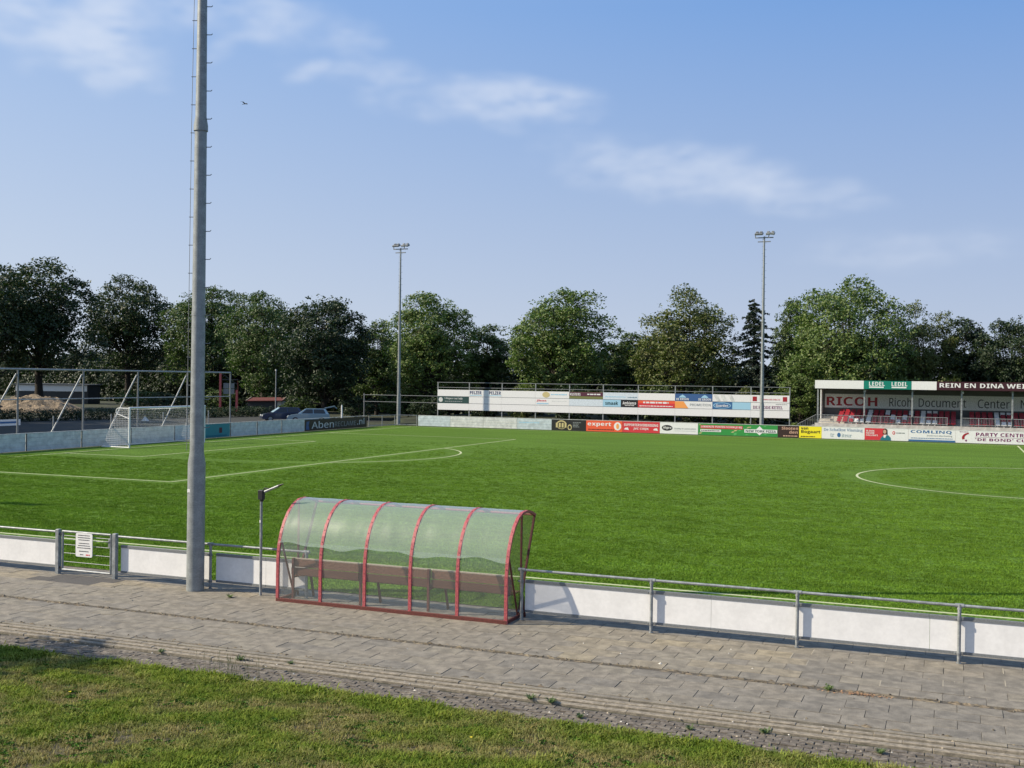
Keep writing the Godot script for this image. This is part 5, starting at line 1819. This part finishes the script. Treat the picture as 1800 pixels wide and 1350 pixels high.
	plant_tree(slim, 12.0, 2.9, M.leaf_mid, 26.0, 49.3, 7.4, 1.7, 1.0, "small tree beyond the left edge that shades the lawn corner", "tree", "trees beyond the left edge")
	# bushes under the trees
	var bush := broadleaf(508, 3.2, 0.0, 2.0, 16, 4200, 0.16, 0.05)
	var spots := [
		[-22.0, -50.0, 2.4, 2.2, "bush behind the parked cars on the left"], [-12.5, -46.5, 2.6, 2.4, "bush behind the parked cars on the right"],
		[-9.5, -50.5, 3.2, 2.4, "pale bush left of the far left floodlight mast"], [-4.0, -47.0, 2.6, 2.2, "bush behind the corner of the pitch, right of the far left mast"],
		[2.5, -47.0, 3.6, 2.4, "bush above the terrace frame at its left end"], [7.0, -46.5, 3.9, 2.2, "yellowish bush above the blue lettered terrace board"],
		[12.0, -46.5, 4.2, 2.6, "bush above the terrace's fourth board"], [16.8, -47.0, 4.0, 2.4, "bush above the plum terrace board"],
		[21.0, -46.5, 4.4, 2.4, "bush below the wide olive tree, left of its middle"], [25.3, -46.5, 4.4, 2.4, "bush below the wide olive tree, right of its middle"],
		[30.0, -45.8, 4.3, 2.0, "yellowish bush in front of the conifer"], [42.0, -48.5, 4.8, 2.6, "bush behind the grandstand roof's left part"],
		[47.0, -49.5, 5.4, 2.6, "bush behind the grandstand roof's middle"], [-31.0, -60.0, 2.8, 2.6, "bush left of the shed"], [-40.5, -60.0, 3.0, 2.8, "bush around the red frame"],
		[-46.0, -56.0, 2.4, 2.6, "bush between the near mast and the red frame"], [-52.0, -58.0, 2.6, 3.0, "bush behind the goal's left half"]]
	rng.seed = 88
	for k in spots.size():
		var s: Array = spots[k]
		var o := thing("bush", s[4], "bush", Vector3(s[0], 0.0, s[1]), "bushes under the trees")
		o.rotation.y = k * 1.3
		var c := part("foliage", bush[0], [M.leaf_mid, M.leaf_dark, M.leaf_olive][[0, 1, 0, 1, 1, 2, 1, 1, 0, 1, 2, 1, 2, 1, 0, 1, 0][k]], o)
		c.scale = Vector3(s[3] / 2.0, s[2] / 3.2, s[3] / 2.0)
		var t := part("stem", bush[1], M.bark, o)
		t.scale = c.scale
	# hedge behind the goal
	var hb := MB.new()
	rng.seed = 99
	var a := Vector3(-37.5, 0, -12.0)
	var b := Vector3(-25.6, 0, -49.0)
	for k in 2600:
		var p := a.lerp(b, rng.randf()) + Vector3(rng.randf_range(-0.7, 0.7), rng.randf_range(0.0, 1.05), 0)
		leaf_cluster(hb, p, 0.3, 9, 0.15, p - Vector3(0, 1, 0))
	var hd := thing("hedge", "low dark clipped hedge across the ground behind the goal", "hedge", Vector3.ZERO)
	part("foliage", hb.mesh(true), M.leaf_dark, hd)
	# woodland beyond
	var cl := MB.new()
	for k in 16:
		leaf_cluster(cl, rdir() * 0.8, 0.55, 14, 0.34, Vector3(0, -1, 0))
	var mm := MultiMesh.new()
	mm.transform_format = MultiMesh.TRANSFORM_3D
	mm.mesh = cl.mesh(true)
	mm.instance_count = 7000
	for k in 7000:
		var t := rng.randf()
		var x := lerpf(-190.0, 90.0, t)
		var z := -70.0 - rng.randf() * 12.0 - maxf(0.0, -40.0 - x) * 0.45
		var hm := 6.2 + 1.6 * sin(x * 0.23) + 1.2 * sin(x * 0.61 + 1.0)
		var y := rng.randf() * hm
		mm.set_instance_transform(k, Transform3D(Basis(Vector3.UP, rng.randf() * TAU).scaled(Vector3.ONE * rng.randf_range(0.9, 1.6)), Vector3(x, y, z)))
	var wd := MultiMeshInstance3D.new()
	wd.name = "woodland"
	wd.multimesh = mm
	wd.material_override = M.leaf_wood
	add_child(wd)
	tag(wd, "dark mass of undergrowth and woodland behind all the trees", "woodland")
	wd.set_meta("kind", "stuff")

# ------------------------------------------------------------------ left background
func heap(sd: int, L: float, Wd: float, H: float) -> ArrayMesh:
	var f := FastNoiseLite.new()
	f.seed = sd
	f.frequency = 0.5
	f.fractal_octaves = 4
	var b := MB.new()
	var n := 26
	var P := func(i: int, j: int) -> Vector3:
		var u := i / float(n) * 2.0 - 1.0
		var v := j / float(n) * 2.0 - 1.0
		var d := sqrt(u * u + v * v)
		var h := pow(clampf(1.0 - d, 0.0, 1.0), 0.75) * (1.0 + 0.5 * f.get_noise_2d(u * 5, v * 5)) + 0.10 * f.get_noise_2d(u * 16, v * 16) * clampf(1.2 - d, 0.0, 1.0)
		return Vector3(u * L, h * H - 0.05, v * Wd)
	for i in n:
		for j in n:
			b.quad(P.call(i, j + 1), P.call(i + 1, j + 1), P.call(i + 1, j), P.call(i, j))
	return b.mesh()

func build_left_background() -> void:
	var h1 := part("sand_heap", heap(1, 6.4, 2.8, 2.2), M.sand, self, Vector3(-52.5, 0, -40.8))
	h1.rotation.y = 0.4
	tag(h1, "pale heap of sand and rubble in front of the thick oak trunk", "heap")
	var h2 := part("spoil_heap", heap(2, 4.5, 2.6, 2.3), M.spoil, self, Vector3(-57.5, 0, -36.0))
	h2.rotation.y = 0.85
	tag(h2, "grey brown heap of earth at the left edge beside the sand", "heap")
	# shed
	var s := thing("shed", "low shed, front wall coloured dark for its shade, with a rusty roof and pale end wall", "shed", Vector3(-27.5, 0, -51.5))
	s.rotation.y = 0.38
	box_part("wall", Vector3(-0.3, 0.85, 0), Vector3(3.4, 1.7, 2.2), M.dark, s)  # the shade on the front is put into this dark wall colour
	box_part("end_wall", Vector3(1.72, 0.85, 0.05), Vector3(0.5, 1.7, 2.1), M.agedwhite, s)
	var rf := MB.new()
	rf.bar(Vector3(-2.2, 1.82, 0.1), Vector3(2.1, 1.90, 0.1), 2.8, 0.10, Vector3(0, 1, 0.12))
	part("roof", rf.mesh(), M.redrust, s)
	for x in [-2.1, 2.0]:
		var vb := MB.new()
		vb.bar(Vector3(x, 1.72, 1.5), Vector3(x, 2.1, -1.2), 0.10, 0.08)
		part("verge_board", vb.mesh(), M.kerb, s)
	# red frame
	var r := thing("red_frame", "red steel posts carrying grey panels behind the goal", "frame", Vector3(-38.4, 0, -57.3))
	r.rotation.y = 0.38
	for x in [0.0, 2.1]:
		box_part("post", Vector3(x, 2.45 if x == 0.0 else 1.4, 0), Vector3(0.28, 4.9 if x == 0.0 else 2.8, 0.28), M.redpaint, r)
	for k in 4:
		box_part("panel", Vector3(0.68 + (k % 2) * 0.72, 2.6 + (k / 2) * 0.72, -0.1), Vector3(0.68, 0.66, 0.05), M.s_grey, r)
	box_part("cross_beam", Vector3(1.1, 4.1, -0.05), Vector3(2.2, 0.12, 0.12), M.dark, r)
	var db := MB.new()
	db.bar(Vector3(0.2, 4.8, -0.05), Vector3(2.1, 3.5, -0.05), 0.08, 0.08)
	part("diagonal", db.mesh(), M.dark, r)
	box_part("back_post", Vector3(2.1, 2.0, -0.4), Vector3(0.16, 4.0, 0.16), M.redrust, r)
	# poles
	var p := thing("lamp_pole", "slim grey pole with pale cap rising above the shed", "pole", Vector3(-20.5, 0, -42.9))
	tube_part("shaft", Vector3.ZERO, Vector3(0, 5.2, 0), 0.07, 0.06, M.galv, p)
	tube_part("cap", Vector3(0, 5.2, 0), Vector3(0, 5.34, 0), 0.11, 0.08, M.white, p)
	var wp := thing("white_post", "short white post standing behind the black corner board", "post", Vector3(-3.6, 0, -28.2))
	tube_part("shaft", Vector3.ZERO, Vector3(0, 2.05, 0), 0.07, 0.07, M.white, wp)
	tube_part("cap", Vector3(0, 2.05, 0), Vector3(0, 2.1, 0), 0.07, 0.03, M.white, wp)
	var sl := thing("street_lamp", "grey street lamp among the trees behind the grandstand", "street lamp", Vector3(49.9, 0, -62.0))
	tube_part("shaft", Vector3.ZERO, Vector3(0, 7.5, 0), 0.08, 0.05, M.galv, sl)
	box_part("lamp_head", Vector3(-0.12, 7.55, 0), Vector3(0.55, 0.12, 0.24), M.white, sl, 0.03)
	# glimpses of buildings
	var w1 := thing("white_building", "long low white building glimpsed behind the oak trunk", "building", Vector3(-80.0, 0, -73.0))
	w1.rotation.y = 0.38
	box_part("wall", Vector3(0, 1.4, 0), Vector3(11.0, 2.8, 5.0), M.dark, w1)
	box_part("white_cladding", Vector3(0, 2.35, 2.55), Vector3(10.8, 0.95, 0.08), M.white, w1)
	box_part("roof", Vector3(0, 2.9, 0), Vector3(11.4, 0.16, 5.6), M.roofdark, w1)
	var w2 := thing("white_house", "pale house glimpsed through the trees left of the far mast", "house", Vector3(-23.5, 0, -73.5))
	w2.rotation.y = 0.2
	box_part("wall", Vector3(0, 2.0, 0), Vector3(7.0, 4.0, 5.0), M.agedwhite, w2)
	for k in 2:
		var wn := box_part("window", Vector3(-1.6 + k * 3.0, 2.6, 2.53), Vector3(1.3, 1.2, 0.06), M.white, w2)
		box_part("pane", Vector3(0, 0, 0.035), Vector3(1.1, 1.0, 0.03), M.glass, wn)
	var rr := MB.new()
	rr.prism(PackedVector2Array([Vector2(-3.8, 0), Vector2(3.8, 0), Vector2(0, 2.2)]), Vector3(0, 4.0, 2.7), Vector3.RIGHT, Vector3.UP, 5.4)
	part("roof", rr.mesh(), M.redrust, w2)
	# pale heaps on the grass
	for q in [[Vector3(-33.3, 0, -27.2), "small pale heap lying on the grass left of the goal", 0.33], [Vector3(-27.0, 0, -29.8), "small pale heap seen through the goal net", 0.3]]:
		var o := part("pale_heap", heap(5, q[2] * 1.4, q[2], q[2] * 1.5), M.agedwhite, self, q[0])
		tag(o, q[1], "heap", "pale heaps on the grass")
	# a bird crossing the sky
	var bd := thing("bird", "small dark bird flying in the sky right of the near mast", "bird", Vector3(11.86, 19.34, 8.73))
	var bb := MB.new()
	bb.path([Vector3(-0.16, 0, 0), Vector3(-0.06, 0.01, 0), Vector3(0.06, 0.01, 0), Vector3(0.13, 0.02, 0)], 0.012, 0.025, 6)
	bb.path([Vector3(0.10, 0.02, 0), Vector3(0.19, 0.015, 0)], 0.028, 0.004, 6)
	part("body", bb.mesh(), M.dark, bd)
	for sd in [1.0, -1.0]:
		var wg := MB.new()
		wg.bar(Vector3(0.03, 0.02, 0.02 * sd), Vector3(0.0, 0.09, 0.17 * sd), 0.09, 0.008)
		wg.bar(Vector3(0.0, 0.09, 0.17 * sd), Vector3(-0.05, 0.06, 0.30 * sd), 0.05, 0.006)
		part("wing", wg.mesh(), M.dark, bd)
	# cars
	car(Vector3(-11.6, 0, -35.4), 0.55, std(0.20, 0.30, 0.36, 0.3, 0.3), "silver blue car behind the black corner board with its tailgate raised", true)
	car(Vector3(-15.8, 0, -37.0), 0.75, std(0.02, 0.03, 0.07, 0.3, 0.3), "dark blue car parked left of the silver blue car", false)

func car(at: Vector3, turn: float, paint: StandardMaterial3D, label: String, hatch: bool) -> void:
	var o := thing("parked_car", label, "car", at, "cars parked in the corner")
	o.rotation.y = turn
	paint.clearcoat_enabled = true
	paint.clearcoat = 0.6
	paint.clearcoat_roughness = 0.08
	var wd := 1.72
	# side profile, nose to the left (-x)
	var body := PackedVector2Array([Vector2(-2.05, 0.28), Vector2(2.0, 0.28), Vector2(2.08, 0.55), Vector2(2.02, 0.92), Vector2(0.9, 0.95), Vector2(-0.85, 0.93), Vector2(-1.7, 0.82), Vector2(-2.02, 0.68), Vector2(-2.12, 0.45)])
	var b := MB.new()
	b.prism(body, Vector3(0, 0, wd / 2), Vector3.RIGHT, Vector3.UP, wd)
	part("body", b.mesh(), paint, o)
	var cab := MB.new()
	# tapered cabin built as a frustum of the side outline
	var lo := [Vector2(-1.0, 0.92), Vector2(2.0, 0.92)]
	var outer := [Vector3(-1.05, 0.92, 0.80), Vector3(1.98, 0.92, 0.80), Vector3(1.62, 1.44, 0.62), Vector3(-0.25, 1.46, 0.62)]
	var inner := []
	for p in outer:
		inner.append(Vector3(p.x, p.y, -p.z))
	cab.quad(outer[0], outer[1], outer[2], outer[3])
	cab.quad(inner[3], inner[2], inner[1], inner[0])
	cab.quad(outer[3], outer[2], inner[2], inner[3])
	cab.quad(outer[0], outer[3], inner[3], inner[0])
	cab.quad(outer[2], outer[1], inner[1], inner[2])
	part("roof", cab.mesh(), paint, o)
	for sd in [1.0, -1.0]:
		for k in 2:
			var g := MB.new()
			var xs: Array = [[-0.72, 0.42, -0.22], [0.50, 1.66, 0.46]][k]
			var q := [Vector3(xs[0], 0.98, 0.79 * sd), Vector3(xs[1], 0.98, 0.79 * sd), Vector3(xs[1] - (0.02 if k == 0 else 0.22), 1.40, 0.648 * sd), Vector3(xs[2], 1.40, 0.648 * sd)]
			if sd > 0:
				g.quad(q[0], q[1], q[2], q[3])
			else:
				g.quad(q[3], q[2], q[1], q[0])
			part("side_window", g.mesh(), M.glass, o)
	var ws := MB.new()
	ws.quad(Vector3(-1.0, 0.965, -0.72), Vector3(-1.0, 0.965, 0.72), Vector3(-0.31, 1.43, 0.58), Vector3(-0.31, 1.43, -0.58))
	part("windscreen", ws.mesh(), M.s_greyblue, o)
	for x in [-1.28, 1.28]:
		for z in [0.80, -0.80]:
			var w := part("wheel", box_mesh(Vector3(0.12, 0.12, 0.12)), M.dark, o, Vector3(x, 0.31, z))
			var ty := MB.new()
			ty.tube(Vector3(0, 0, -0.09), Vector3(0, 0, 0.09), 0.31, 0.31, 20)
			part("tyre", ty.mesh(), M.black, w)
			var rm := MB.new()
			rm.tube(Vector3(0, 0, -0.10), Vector3(0, 0, 0.10), 0.20, 0.20, 14)
			part("rim", rm.mesh(), M.galv, w)
	for z in [0.6, -0.6]:
		box_part("headlight", Vector3(-2.02, 0.64, z), Vector3(0.12, 0.14, 0.32), M.agedwhite, o, 0.02)
	if hatch:
		var h := MB.new()
		h.bar(Vector3(1.55, 1.50, 0), Vector3(2.55, 1.72, 0), 1.3, 0.08)
		h.bar(Vector3(2.5, 1.72, 0), Vector3(2.75, 1.48, 0), 1.25, 0.07)
		part("tailgate", h.mesh(), paint, o)

# ------------------------------------------------------------------
func _ready() -> void:
	make_camera_and_light()
	print("sky done ", Time.get_ticks_msec())
	make_materials()
	build_ground()
	build_paving()
	build_lawn()
	build_turf_fibres()
	print("ground done ", Time.get_ticks_msec())
	build_stand()
	build_terrace()
	build_trees()
	print("trees done ", Time.get_ticks_msec())
	build_far_boards()
	build_goal_boards()
	build_ball_fence()
	build_left_background()
	build_railing()
	build_gate()
	build_dugout()
	build_masts()
	build_goal()
	print("all done ", Time.get_ticks_msec())
